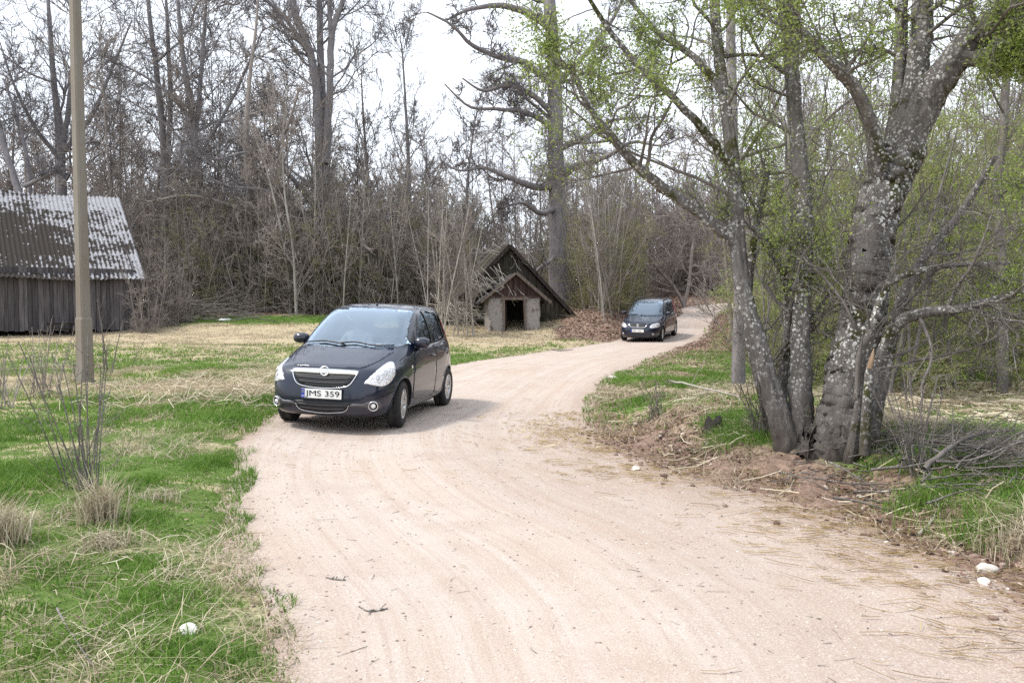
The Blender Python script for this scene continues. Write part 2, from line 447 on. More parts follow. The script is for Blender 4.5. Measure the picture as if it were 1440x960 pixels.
# ------------------------------------------------------------------ ground cover
def gcol(name, stops, rough=.7, trans=0.0, rnd='rnd'):
    m, t, p = nodes(name)
    a = attr(t, rnd); r = t.nodes.new('ShaderNodeValToRGB'); els = r.color_ramp.elements
    for i, (pos, col) in enumerate(stops):
        e = els[i] if i < 2 else els.new(pos)
        e.position = pos; e.color = (*col, 1)
    t.links.new(a.outputs['Fac'], r.inputs[0]); t.links.new(r.outputs[0], p.inputs['Base Color'])
    p.inputs['Roughness'].default_value = rough; p.inputs['Specular IOR Level'].default_value = .25
    if trans:
        tr = t.nodes.new('ShaderNodeBsdfTranslucent'); t.links.new(r.outputs[0], tr.inputs[0])
        ms = t.nodes.new('ShaderNodeMixShader'); ms.inputs[0].default_value = trans
        t.links.new(p.outputs[0], ms.inputs[1]); t.links.new(tr.outputs[0], ms.inputs[2])
        t.links.new(ms.outputs[0], t.nodes['Material Output'].inputs[0])
    return m
M_GRASS = gcol('grass_green', [(0, (.07, .14, .022)), (.45, (.135, .25, .04)), (.75, (.22, .35, .065)), (1, (.46, .45, .22))], .6, .4)
M_DRY = gcol('grass_dry', [(0, (.20, .15, .10)), (.45, (.44, .37, .26)), (1, (.74, .68, .54))], .8, .2)
M_LEAF = gcol('leaf_brown', [(0, (.07, .035, .03)), (.45, (.20, .12, .09)), (.8, (.36, .26, .20)), (1, (.58, .49, .42))], .7, .1)

def field(n, xlo, xhi, ylo, yhi, wsel, bias=1.0, power=1.0, smin=-.12, ypow=1.0):
    """random ground points with a chance given by zone weight"""
    x = rng.uniform(xlo, xhi, n); y = ylo+(yhi-ylo)*rng.uniform(0, 1, n)**ypow
    vis = np.abs(x) < (y+1.2)*.80+.8
    x, y = x[vis], y[vis]
    rf = roadfield(x, y); ok = rf[2] > smin-.3*(fbm(x*3, y*3, 19, 2)-.5)
    x, y = x[ok], y[ok]; rf = tuple(a[ok] for a in rf)
    W = zones(x, y, rf)
    pr = np.clip(W[:, wsel]*bias, 0, 1)**power*(.35+1.3*sst(fbm(x*4.5, y*4.5, 29+wsel, 3), .35, .62))
    k = rng.uniform(0, 1, len(x)) < pr
    x, y = x[k], y[k]
    return x, y, land(x, y, tuple(a[k] for a in rf))

def blades(x, y, z, h, wd, lean=.45, curl=.5):
    n = len(x); th = rng.uniform(0, 2*pi, n); az = rng.uniform(0, 2*pi, n)
    h = h*rng.uniform(.45, 1.25, n); ln = rng.uniform(0, lean, n)*h; cu = rng.uniform(.1, curl, n)*h
    dx, dy = np.cos(az), np.sin(az); sx, sy = np.cos(th)*wd/2, np.sin(th)*wd/2
    z0 = z-.012
    b = np.stack([x, y, z0], 1); sv = np.stack([sx, sy, 0*sx], 1)
    mid = b+np.stack([dx*ln*.5, dy*ln*.5, h*.55], 1); tip = b+np.stack([dx*(ln+cu), dy*(ln+cu), h*np.clip(1-curl*.5*rng.uniform(0, 1, n), .15, 1)], 1)
    V = np.stack([b-sv, b+sv, mid-sv*.8, mid+sv*.8, tip], 1).reshape(-1, 3)
    o = np.arange(n)[:, None]*5
    return V, o+np.array([[0, 1, 3, 2]]), o+np.array([[2, 3, 4]])
def cover(name, lst, mat, shade=None):
    Vs, A, B, Rn, o = [], [], [], [], 0
    for (x, y, z), h, wd, lean, curl in lst:
        V, a, b = blades(x, y, z, h, wd, lean, curl)
        pr = np.clip(rng.beta(2.2, 2.6, len(x))*.7+.5*(fbm(x*1.7, y*1.7, 43, 3)-.25), 0, 1)
        Vs.append(V); A.append(a+o); B.append(b+o); Rn.append(np.repeat(pr, 5)); o += len(V)
    ob = npmesh(name, np.concatenate(Vs), [np.concatenate(A), np.concatenate(B)], mat, attrs={'rnd': np.concatenate(Rn)})
    return tag(ob, kind='stuff')
def hh(p, lo, hi, s=5):
    return lo+(hi-lo)*sst(fbm(p[0]*1.1, p[1]*1.1, s, 3), .35, .65)
g1 = field(330000, -6.5, 7.5, 2.6, 9.5, 0, 1.6, .8)
g2 = field(290000, -14, 11, 9.5, 19, 0, 1.6, .8)
g3 = field(230000, -25, 12, 18, 44, 0, 1.5, .8)
o = cover('green_grass', [(g1, hh(g1, .035, .13), .0065, .6, .7), (g2, hh(g2, .05, .14), .011, .6, .7), (g3, hh(g3, .05, .11), .022, .6, .7)], M_GRASS)
tag(o, 'short fresh green grass of the verges and meadow', 'grass')
d1 = field(170000, -6.5, 7.5, 2.6, 9.5, 1, 1.3)
d2 = field(190000, -15, 11, 9.5, 19, 1, 1.3)
d3 = field(220000, -27, 16, 18, 42, 1, 1.3)
o = cover('dry_grass', [(d1, hh(d1, .03, .13, 9), .006, 2.2, 1.5), (d2, hh(d2, .04, .14, 9), .010, 2.2, 1.5), (d3, hh(d3, .04, .09, 9), .022, 2.2, 1.5)], M_DRY)
tag(o, 'pale matted dry grass left from last year', 'dry grass')

# flat lying straws, long stems
def straws(n, xlo, xhi, ylo, yhi, prob, L, wd, lift=.02, ang=None, spread=pi):
    x = rng.uniform(xlo, xhi, n); y = rng.uniform(ylo, yhi, n)
    rf = roadfield(x, y); k = rng.uniform(0, 1, n) < prob(x, y, rf)
    x, y = x[k], y[k]; m = len(x)
    a = (rng.uniform(-1, 1, m)*spread+(ang(x, y) if ang else 0)); Ln = L*rng.uniform(.3, 1.2, m)
    bend = rng.normal(0, .18, m)
    pts = []
    for t in (-.5, 0, .5):
        aa = a+bend*t*2
        px_, py_ = x+np.cos(aa)*Ln*t, y+np.sin(aa)*Ln*t
        pts.append((px_, py_, lz(px_, py_)+lift*rng.uniform(.1, 1, m)+(.009)))
    Vs = []
    for i, t in enumerate((-.5, 0, .5)):
        sx, sy = -np.sin(a)*wd/2*rng.uniform(.6, 1.3, m), np.cos(a)*wd/2
        for s_ in (-1, 1): Vs.append(np.stack([pts[i][0]+s_*sx, pts[i][1]+s_*sy, pts[i][2]+s_*wd*.42], 1))
    V = np.stack(Vs, 1).reshape(-1, 3); o_ = np.arange(m)[:, None]*6
    F = np.concatenate([o_+np.array([[0, 1, 3, 2]]), o_+np.array([[2, 3, 5, 4]])])
    return V, F, np.repeat(rng.beta(2, 2, m), 6)
def stuffobj(name, lst, mat, label, cat):
    Vs, Fs, Rr, o_ = [], [], [], 0
    for V, F, r in lst: Vs.append(V); Fs.append(F+o_); Rr.append(r); o_ += len(V)
    ob = npmesh(name, np.concatenate(Vs), Fs, mat, attrs={'rnd': np.concatenate(Rr)})
    tag(ob, label, cat, kind='stuff'); return ob
M_HAY = gcol('hay', [(0, (.30, .22, .12)), (.5, (.60, .48, .27)), (1, (.80, .70, .45))], .8, .2)
def p_hay(x, y, rf):
    dl, dr, s = rf
    c = np.exp(-((dr-.35)/.5)**2)*(s < .5)*(y < 12)
    c2 = .8*np.exp(-((x-.35-(10.8-y)*.35)/.35)**2-((y-9.8)/1.6)**2)
    return np.clip(.75*c*sst(fbm(x*1.2, y*1.2, 3, 3), .35, .6)+c2*.7+.006, 0, 1)*(y > 3)
def hayang(x, y): return np.where(y > 9, 1.9, 2.55)
stuffobj('straw', [straws(26000, -3, 8, 3, 14, p_hay, .20, .008, .014, hayang, .8),
                   straws(9000, -3, 8, 3, 12, lambda x, y, rf: .30*np.exp(-((rf[1]-.1)/.6)**2)*(y < 10), .32, .007, .02, hayang, 1.2)],
         M_HAY, 'yellow straw strewn along the right edge of the road', 'straw')
stuffobj('dead_stalks', [straws(6500, -10, -1.7, 11, 18, lambda x, y, rf: np.exp(-((x+4.6)/1.5)**2-((y-14)/2.2)**2)*.9, .50, .008, .22),
                         straws(1200, -4.6, -1.6, 3, 8, lambda x, y, rf: .5*(rf[2] > .4)*sst(fbm(x, y, 9, 3), .42, .6), .17, .0035, .05),
                         straws(4500, 1, 7, 5, 15, lambda x, y, rf: .5*(rf[2] > .1)*(rf[1] < rf[0])*sst(fbm(x, y, 9, 3), .4, .6), .38, .007, .06),
                         straws(7000, 4.5, 12, 11, 17, lambda x, y, rf: .5*(rf[2] > .1)*(rf[1] < rf[0]), .5, .014, .08)],
         M_DRY, 'flattened pale dead stalks lying on the grass', 'dead stalks')

# leaf litter: small curled quads
def litter(pts, size):
    x, y, z = pts; n = len(x); s = size*rng.uniform(.5, 1.3, n)
    a = rng.uniform(0, 2*pi, n); e = rng.uniform(-.5, .5, n); f = rng.uniform(-.5, .5, n)
    u = np.stack([np.cos(a), np.sin(a), e], 1)*s[:, None]; v = np.stack([-np.sin(a), np.cos(a), f], 1)*s[:, None]*.6
    c = np.stack([x, y, z+.012+s*.25], 1)
    V = np.stack([c-u, c-v*.9, c+u, c+v], 1); V[:, 0, 2] += s*.15; V[:, 2, 2] += s*.2
    o_ = np.arange(n)[:, None]*4
    return V.reshape(-1, 3), o_+np.array([[0, 1, 2, 3]]), np.repeat(rng.beta(1.6, 2.0, n), 4)
L1 = field(60000, -6, 8, 2.6, 11, 2, 2.5); L1b = field(26000, -6, 8, 2.6, 11, 3, .9)
L2 = field(60000, -12, 14, 11, 30, 2, 2.2); L3 = field(110000, -22, 16, 28, 46, 2, 1.2); L4 = field(60000, -30, 22, 44, 70, 2, 1.0)
stuffobj('fallen_leaves', [litter(L1, .022), litter(L1b, .016), litter(L2, .035), litter(L3, .055), litter(L4, .08)], M_LEAF, 'brown fallen leaves covering the wood floor and banks', 'fallen leaves')

# stones and clods on the road and on the right bank
ico = bmesh.new(); bmesh.ops.create_icosphere(ico, subdivisions=1, radius=1)
IV = np.array([v.co[:] for v in ico.verts]); IF = np.array([[v.index for v in f.verts] for f in ico.faces]); ico.free()
def pebbles(x, y, size, sq=.6):
    n = len(x); z = lz(x, y); s = size*rng.uniform(.4, 1.4, n)**1.5
    sc = np.stack([s*rng.uniform(.7, 1.3, n), s*rng.uniform(.7, 1.3, n), s*sq*rng.uniform(.6, 1.1, n)], 1)
    jit = rng.uniform(.75, 1.2, (n, len(IV), 1)); a = rng.uniform(0, 6.28, n)
    L_ = IV[None]*jit*sc[:, None]; ca, sa = np.cos(a)[:, None], np.sin(a)[:, None]
    V = np.stack([L_[..., 0]*ca-L_[..., 1]*sa+x[:, None], L_[..., 0]*sa+L_[..., 1]*ca+y[:, None], L_[..., 2]+(z+s*.12)[:, None]], -1)
    F = (np.arange(n)[:, None, None]*len(IV)+IF[None]).reshape(-1, 3)
    return V.reshape(-1, 3), F, np.repeat(rng.uniform(0, 1, n), len(IV))
def pts_prob(n, xlo, xhi, ylo, yhi, prob):
    x = rng.uniform(xlo, xhi, n); y = rng.uniform(ylo, yhi, n); k = rng.uniform(0, 1, n) < prob(x, y, roadfield(x, y)); return x[k], y[k]
M_CLOD = gcol('clod_soil', [(0, (.10, .065, .05)), (.5, (.20, .14, .11)), (.88, (.30, .22, .18)), (1, (.55, .50, .45))], .95)
M_GRIT = gcol('grit', [(0, (.16, .13, .12)), (.5, (.36, .29, .25)), (1, (.62, .58, .53))], .9)
c1 = pts_prob(26000, 0, 8, 3.5, 11, lambda x, y, rf: np.exp(-((rf[2]-.45)/.45)**2)*(rf[1] < rf[0])*sst(fbm(x*1.5, y*1.5, 2, 3), .35, .6)*.9)
stuffobj('soil_clods', [pebbles(*c1, .022, .75)], M_CLOD, 'crumbly brown clods on the cut bank', 'clods')
c2 = pts_prob(34000, -3, 9, 2.8, 12, lambda x, y, rf: (rf[2] < .05)*(.30+.5*np.exp(-(rf[2]/.5)**2)))
stuffobj('gravel', [pebbles(*c2, .0062, .6)], M_GRIT, 'loose small grit scattered over the sandy road', 'gravel')

def rocks(name, px, py, size, col, label, cat='stone', squash=.6, seed=1):
    x, y, z = at(px, py); bm = bmesh.new(); bmesh.ops.create_icosphere(bm, subdivisions=3, radius=1)
    rr = random.Random(seed); ks = [(Vector((rr.uniform(-1, 1), rr.uniform(-1, 1), rr.uniform(-1, 1))).normalized(), rr.uniform(.55, .9)) for _ in range(9)]
    for v in bm.verts:
        for k, dd in ks:
            e = v.co.dot(k)-dd
            if e > 0: v.co -= k*e*.9
        v.co = Vector((v.co.x*size[0], v.co.y*size[1], v.co.z*size[2]))*(1+.03*math.sin(v.co.x*40)*math.cos(v.co.y*37))
    o = bmobj(name, bm, noisy(name+'_stone', col, tuple(c*.75 for c in col), 25, .9, bmp=.4, bd=.01))
    o.location = (x, y, z+size[2]*.35); o.rotation_euler = (0, 0, seed)
    return tag(o, label, cat)
rocks('stone', 1386, 803, (.075, .055, .04), (.62, .58, .52), 'angular pale stone at the foot of the bank, beside a rounder white one', seed=3)
rocks('stone', 1385, 820, (.045, .035, .026), (.78, .70, .60), 'small rounded cream stone on the road edge below the angular pale stone', seed=5)
rocks('stone', 264, 891, (.055, .045, .038), (.80, .78, .74), 'small white stone lying in the green grass left of the road', seed=8)
rocks('stone', 861, 533, (.16, .12, .07), (.60, .56, .50), 'whitish stone on the grassy point between road and tree', seed=9)
rocks('stone', 318, 451, (.50, .35, .10), (.70, .70, .70), 'flat white slab lying at the edge of the wood behind the lawn', seed=11)
rocks('stone', 893, 660, (.07, .05, .03), (.66, .60, .53), 'pale flat stone in the leaf litter of the bank, left of the big tree', seed=14)
# ------------------------------------------------------------------ cars
def interp_rows(rows, n=64):
    a = np.array(rows, float); seg = np.concatenate([[0], np.cumsum(np.hypot(np.diff(a[:, 0])*1.0, np.diff(a[:, 1])*.7)+.02)])
    t = np.linspace(0, seg[-1], n); out_ = []
    m = np.zeros_like(a)                                   # monotone-ish cubic through the rows
    d = np.diff(a, axis=0)/np.diff(seg)[:, None]
    m[1:-1] = np.where(d[:-1]*d[1:] > 0, 2*d[:-1]*d[1:]/(d[:-1]+d[1:]+1e-12), 0); m[0], m[-1] = d[0], d[-1]
    for x in t:
        i = min(max(np.searchsorted(seg, x)-1, 0), len(seg)-2); h = seg[i+1]-seg[i]; s = (x-seg[i])/h
        out_.append((2*s**3-3*s*s+1)*a[i]+(s**3-2*s*s+s)*h*m[i]+(-2*s**3+3*s*s)*a[i+1]+(s**3-s*s)*h*m[i+1])
    return np.array(out_)
def quad_arc(n_exp, k):
    th = np.linspace(0, pi/2, 400); x = np.cos(th)**(2/n_exp); y = np.sin(th)**(2/n_exp)
    L = np.concatenate([[0], np.cumsum(np.hypot(np.diff(x), np.diff(y)))]); t = np.linspace(0, L[-1], k+1)
    return np.interp(t, L, x), np.interp(t, L, y)
def slice_body(rows, xc, k=26, inset=0.0, n=64, crown=0.03):
    """closed lofted body from rows (z, xfront, xrear, halfwidth, nfront, nrear)"""
    A = interp_rows(rows, n); V = []; F = []
    for z, xf, xr_, b, nf, nr in A:
        cx, cy = quad_arc(nf, k); rx, ry = quad_arc(nr, k)
        xk = max(xc, xf+.35*(xr_-xf)); af, ar = xk-xf-inset, xr_-xk-inset; b = b-inset
        ring = [(xk-af*cx[i], b*cy[i]) for i in range(k)]+[(xk+ar*rx[i], b*ry[i]) for i in range(k, 0, -1)]
        ring += [(xk+ar*rx[i], -b*ry[i]) for i in range(0, k)]+[(xk-af*cx[i], -b*cy[i]) for i in range(k, 0, -1)]
        V += [(x, y, z) for x, y in ring]
    m = 4*k
    for j in range(n-1):
        for i in range(m): F.append((j*m+i, j*m+(i+1) % m, (j+1)*m+(i+1) % m, (j+1)*m+i))
    bm = bmesh.new(); vs_ = [bm.verts.new(v) for v in V]
    for f in F: bm.faces.new([vs_[i] for i in f])
    bm.faces.new(vs_[:m][::-1])
    top = bm.verts.new((float(A[-1][1]+A[-1][2])/2, 0, A[-1][0]+crown*.15))
    l = vs_[-m:]
    for i in range(m): bm.faces.new((l[i], l[(i+1) % m], top))
    bmesh.ops.recalc_face_normals(bm, faces=bm.faces)
    return bm

def smooth2(poly, n=5, closed=True):
    p = np.array(poly, float); N = len(p); q = []
    for i in range(N if closed else N-1):
        a, b, c, d = (p[(i-1) % N], p[i], p[(i+1) % N], p[(i+2) % N]) if closed else (p[max(i-1, 0)], p[i], p[i+1], p[min(i+2, N-1)])
        for k in range(n):
            s = k/n; q.append(.5*((2*b)+(-a+c)*s+(2*a-5*b+4*c-d)*s*s+(-a+3*b-3*c+d)*s**3))
    if not closed: q.append(p[-1])
    return np.array(q)
AX = {'front': (Vector((1, 0, 0)), lambda u, v: Vector((-1, u, v))), 'side': (Vector((0, -1, 0)), lambda u, v: Vector((u, 2, v))),
      'top': (Vector((0, 0, -1)), lambda u, v: Vector((u, v, 3))), 'rear': (Vector((-1, 0, 0)), lambda u, v: Vector((6, u, v)))}
def patch(bvh, poly, plane, off=.004, thick=.01, step=.05, mirror=False, turn=0.0):
    """a sheet with the outline poly laid over the body, seen along an axis (turned about z for corner lamps)"""
    dirn, fn = AX[plane]; rot = Matrix.Rotation(turn, 3, 'Z') if turn else None
    bm = bmesh.new(); vs_ = [bm.verts.new((p[0], p[1], 0)) for p in poly]; bm.faces.new(vs_)
    lo = np.min(poly, 0); hi = np.max(poly, 0)
    for ax in (0, 1):
        k = lo[ax]+step*.5
        while k < hi[ax]:
            co = [0, 0, 0]; no = [0, 0, 0]; co[ax] = k; no[ax] = 1
            bmesh.ops.bisect_plane(bm, geom=bm.verts[:]+bm.edges[:]+bm.faces[:], plane_co=co, plane_no=no, dist=1e-5); k += step
    nrm = {}
    for v in bm.verts:
        o_ = fn(v.co.x, v.co.y); d = dirn
        if rot: o_ = rot @ o_+Vector((.28, 0, 0))-rot @ Vector((.28, 0, 0)); d = rot @ dirn
        h = bvh.ray_cast(o_, d)
        if h[0] is None:
            h = bvh.find_nearest(o_+d*2)
        v.co = h[0]+h[1]*off; nrm[v] = h[1].copy()
    bm.normal_update()
    e = [x for x in bm.edges if x.is_boundary]
    r = bmesh.ops.extrude_edge_only(bm, edges=e)
    nv = [g for g in r['geom'] if isinstance(g, bmesh.types.BMVert)]
    for v in nv:
        src = min((x.other_vert(v) for x in v.link_edges if x.other_vert(v) in nrm), key=lambda q: (q.co-v.co).length)
        v.co = src.co-nrm[src]*thick
    if mirror:
        g = bmesh.ops.duplicate(bm, geom=bm.verts[:]+bm.edges[:]+bm.faces[:])
        for v in g['geom']:
            if isinstance(v, bmesh.types.BMVert): v.co.y *= -1
    return bm
def flipy(bm):
    for v in bm.verts: v.co.y *= -1
    return bm
def ribbon(bvh, line, plane, wdt=.006, off=.003, n=6, sides=(1, -1)):
    """thin seam drawn over the body along a 2-D line"""
    p = smooth2(line, n, closed=False); t = np.gradient(p, axis=0); t /= np.linalg.norm(t, axis=1, keepdims=True)+1e-9
    nn = np.stack([-t[:, 1], t[:, 0]], 1)*wdt/2; dirn, fn = AX[plane]; bm = bmesh.new()
    for sg in sides:
        pr = []
        for a, b in zip(p-nn, p+nn):
            row = []
            for q in (a, b):
                h = bvh.ray_cast(fn(q[0], q[1]), dirn)
                if h[0] is None: row = None; break
                c = h[0]+h[1]*off; row.append(bm.verts.new((c.x, c.y*sg, c.z)))
            if row:
                if pr: bm.faces.new((pr[0], pr[1], row[1], row[0]))
                pr = row
            else: pr = []
    return bm

M_TYRE = noisy('tyre_rubber', (.012, .012, .013), (.03, .028, .027), 30, .85, bmp=.3, bd=.004)
M_ALLOY = simple('alloy_silver', (.62, .63, .65), .28, .85)
M_CHROME = simple('chrome_trim', (.82, .83, .85), .12, .95)
M_SATIN = simple('lamp_reflector', (.75, .76, .78), .18, .9)
M_BLACKP = simple('black_plastic', (.012, .012, .014), .45)
M_GRILLE = simple('grille_black', (.006, .006, .008), .5)
M_CABIN = noisy('cabin_cloth', (.06, .06, .065), (.11, .11, .12), 40, .9)
M_PLATE = simple('plate_white', (.80, .80, .78), .45)
M_INK = simple('plate_black', (.01, .01, .01), .6)
M_PBLUE = simple('plate_blue', (.02, .05, .35), .5)
M_AMBER = simple('indicator_lens', (.75, .70, .60), .25)
M_RED = simple('tail_lamp_red', (.25, .01, .01), .2, coat=.6)
M_WELL = simple('wheel_well', (.01, .01, .01), .95)
M_STEEL = simple('underbody_steel', (.06, .055, .05), .7, .4)
def glassm(name, tint, lo, hi):
    m, t, p = nodes(name); t.nodes.remove(p)
    tr = t.nodes.new('ShaderNodeBsdfTransparent'); tr.inputs[0].default_value = (*tint, 1)
    gl = t.nodes.new('ShaderNodeBsdfGlossy'); gl.inputs[0].default_value = (.72, .86, 1, 1); gl.inputs['Roughness'].default_value = .015
    fr = t.nodes.new('ShaderNodeFresnel'); fr.inputs[0].default_value = 1.5
    r = ramp_out(t, fr.outputs[0], lo, hi); ms = t.nodes.new('ShaderNodeMixShader')
    t.links.new(r, ms.inputs[0]); t.links.new(tr.outputs[0], ms.inputs[1]); t.links.new(gl.outputs[0], ms.inputs[2])
    t.links.new(ms.outputs[0], t.nodes['Material Output'].inputs[0])
    return m
M_WIND = glassm('windscreen_glass', (.88, .94, .96), .09, 3.3)
M_SIDEG = glassm('tinted_side_glass', (.22, .24, .25), .02, 1.0)
def lampglass():
    m, t, p = nodes('headlamp_lens'); v = t.nodes.new('ShaderNodeTexVoronoi'); v.inputs['Scale'].default_value = 60
    tcx = t.nodes.new('ShaderNodeTexCoord'); t.links.new(tcx.outputs['Object'], v.inputs['Vector'])
    s = t.nodes.new('ShaderNodeSeparateColor'); t.links.new(v.outputs['Color'], s.inputs[0])
    c = mixc(t, ramp(t, s.outputs[0], .25, .5), (.58, .58, .60), (.92, .92, .94)); t.links.new(c, p.inputs['Base Color'])
    p.inputs['Metallic'].default_value = .45; p.inputs['Roughness'].default_value = .22; p.inputs['Coat Weight'].default_value = 1; p.inputs['Coat Roughness'].default_value = .02
    bump(t, p, v.outputs['Distance'], .5, .02); return m
M_LAMP = lampglass()
def paint(name, col, flake):
    m, t, p = nodes(name)
    n = noise(t, 700, 2, .5); dirt = noise(t, 4, 4, .6)
    c = mixc(t, ramp(t, n, .5, .75), col, flake)
    # road dust towards the sills
    g = t.nodes.new('ShaderNodeTexCoord'); sx = t.nodes.new('ShaderNodeSeparateXYZ'); t.links.new(g.outputs['Object'], sx.inputs[0])
    d = t.nodes.new('ShaderNodeMath'); d.operation = 'MULTIPLY'; t.links.new(ramp(t, sx.outputs[2], .62, .15), d.inputs[0]); t.links.new(ramp(t, dirt, .25, .8), d.inputs[1])
    d2 = t.nodes.new('ShaderNodeMath'); d2.operation = 'MULTIPLY'; d2.inputs[1].default_value = .3; t.links.new(d.outputs[0], d2.inputs[0])
    c = mixc(t, d2.outputs[0], c, (.10, .08, .07))
    t.links.new(c, p.inputs['Base Color']); p.inputs['Metallic'].default_value = .15; p.inputs['Specular IOR Level'].default_value = .2; p.inputs['Roughness'].default_value = .4
    p.inputs['Coat Weight'].default_value = 1; p.inputs['Coat Roughness'].default_value = .025
    return m

def lathe_y(bm, prof, n=40):
    """prof: (radius, y) list, around y axis"""
    rows_ = []
    for r, y in prof:
        rows_.append([bm.verts.new((r*cos(2*pi*i/n), y, r*sin(2*pi*i/n))) for i in range(n)])
    for a, b in zip(rows_[:-1], rows_[1:]):
        for i in range(n): bm.faces.new((a[i], a[(i+1) % n], b[(i+1) % n], b[i]))
    return rows_
def make_wheel(parent, loc, side, steer, rad, spokes, wid=.185, rr=None):
    """outer face towards +y*side"""
    e = empty('wheel', loc, steer, parent)
    rr = rr or rad*.66
    bm = bmesh.new(); h = wid/2
    lathe_y(bm, [(rr*.97, -h*.85), (rr*1.04, -h), (rad*.9, -h*1.04), (rad*.975, -h*.86), (rad, -h*.6), (rad, -h*.12), (rad*.985, -h*.1), (rad*.985, h*.1), (rad, h*.12), (rad, h*.6), (rad*.975, h*.86), (rad*.9, h*1.04), (rr*1.04, h), (rr*.97, h*.85)], 56)
    # tread blocks
    for k in range(60):
        a = 2*pi*k/60
        for yy in (-.42, .42):
            m4 = Matrix.Rotation(-a, 3, 'Y')
            bx(bm, m4 @ Vector((rad*1.0, yy*h*1.45, 0)), (.007, h*.42, rad*.062), m4)
    bmobj('tyre', bm, M_TYRE, e, True)
    bm = bmesh.new()
    o_ = side
    lathe_y(bm, [(rr, -h*.85*o_), (rr*.93, -h*.7*o_), (rr*.90, h*.3*o_), (rr*.93, h*.75*o_), (rr*1.0, h*.88*o_), (rr*.99, h*.95*o_), (rr*.92, h*.82*o_)], 48)
    for k in range(spokes):
        a = 2*pi*k/spokes; m4 = Matrix.Rotation(-a, 3, 'Y')
        prev = None
        for t, wz, yy in ((.12, .055, .62), (.45, .040, .70), (.80, .045, .76), (.96, .075, .72)):
            cur = [bm.verts.new(m4 @ Vector((rr*t, (yy*h+dy)*o_, sz*wz))) for sz, dy in ((-1, -.012), (-.6, .006), (.6, .006), (1, -.012))]
            if prev:
                for i in range(3): bm.faces.new((prev[i], prev[i+1], cur[i+1], cur[i]))
            prev = cur
    lathe_y(bm, [(rr*.24, h*.35*o_), (rr*.24, h*.70*o_), (rr*.18, h*.78*o_), (rr*.04, h*.80*o_), (.001, h*.80*o_)], 24)
    bmobj('rim', bm, M_ALLOY, e, True)
    bm = bmesh.new(); lathe_y(bm, [(rr*.89, h*.1*o_), (rr*.4, h*.05*o_), (.001, h*.05*o_)], 32)
    bmobj('brake_disc', bm, M_GRILLE, e, True)
    return e
def boolean(o, bm, op='DIFFERENCE'):
    me = bpy.data.meshes.new('cut'); bmesh.ops.recalc_face_normals(bm, faces=bm.faces); bm.to_mesh(me); bm.free(); me.materials.append(M_WELL)
    c = bpy.data.objects.new('cut', me); C.objects.link(c)
    m = o.modifiers.new('b', 'BOOLEAN'); m.object = c; m.operation = op; m.solver = 'EXACT'; m.material_mode = 'TRANSFER'
    dg = bpy.context.evaluated_depsgraph_get(); dg.update()
    nm = bpy.data.meshes.new_from_object(o.evaluated_get(dg)); o.modifiers.clear()
    old = o.data; o.data = nm; bpy.data.objects.remove(c); bpy.data.meshes.remove(me)
def prism(poly, plane, a, b):
    """extruded polygon: plane 'side' -> (x,z) from y=a..b; 'front' -> (y,z) from x=a..b"""
    bm = bmesh.new()
    f = (lambda p, k: (p[0], k, p[1])) if plane == 'side' else (lambda p, k: (k, p[0], p[1]))
    A = [bm.verts.new(f(p, a)) for p in poly]; B = [bm.verts.new(f(p, b)) for p in poly]; n = len(poly)
    bm.faces.new(A); bm.faces.new(B[::-1])
    for i in range(n): bm.faces.new((A[i], B[i], B[(i+1) % n], A[(i+1) % n]))
    return bm
def text_mesh(name, body, size, mat, parent, origin, ux, uz, depth=.002, width=None):
    cu = bpy.data.curves.new('t', 'FONT'); cu.body = body; cu.size = size; cu.align_x = 'CENTER'; cu.align_y = 'CENTER'; cu.extrude = depth
    cu.offset = .0
    ob = bpy.data.objects.new('t', cu); C.objects.link(ob); dg = bpy.context.evaluated_depsgraph_get(); dg.update()
    me = bpy.data.meshes.new_from_object(ob.evaluated_get(dg)); bpy.data.objects.remove(ob)
    ux, uz = Vector(ux), Vector(uz); nrm = ux.cross(uz)
    xs = [v.co.x for v in me.vertices]; k = width/(max(xs)-min(xs)) if width else 1
    for v in me.vertices: v.co = Vector(origin)+ux*v.co.x*k+uz*v.co.y+nrm*v.co.z
    me.materials.clear()
    return link(name, me, mat, parent)
def emblem(parent, c, r, tilt=0.0, car=True):
    bm = bmesh.new(); n = 36
    for i in range(n):
        pass
    rows_ = []
    for i in range(n):
        a = 2*pi*i/n; rows_.append([bm.verts.new((-cos(b)*r*.16, (r+r*.16*sin(b))*cos(a), (r+r*.16*sin(b))*sin(a))) for b in np.arange(6)*pi/3])
    for i in range(n):
        for j in range(6): bm.faces.new((rows_[i][j], rows_[(i+1) % n][j], rows_[(i+1) % n][(j+1) % 6], rows_[i][(j+1) % 6]))
    z = [(-1.02, .16), (.10, .22), (-.02, .02), (1.02, -.16), (-.10, -.22), (.02, -.02)]
    z = [(-1.02, .13), (.22, .30), (.10, .06), (1.02, -.13), (-.22, -.30), (-.10, -.06)]
    a = [bm.verts.new((-.10*r, p[0]*r, p[1]*r)) for p in z]; b = [bm.verts.new((.10*r, p[0]*r, p[1]*r)) for p in z]
    bm.faces.new(a); bm.faces.new(b[::-1])
    for i in range(6): bm.faces.new((a[i], a[(i+1) % 6], b[(i+1) % 6], b[i]))
    o = bmobj('emblem', bm, M_CHROME, parent, False); o.location = c; o.rotation_euler = (0, tilt, 0)
    return o

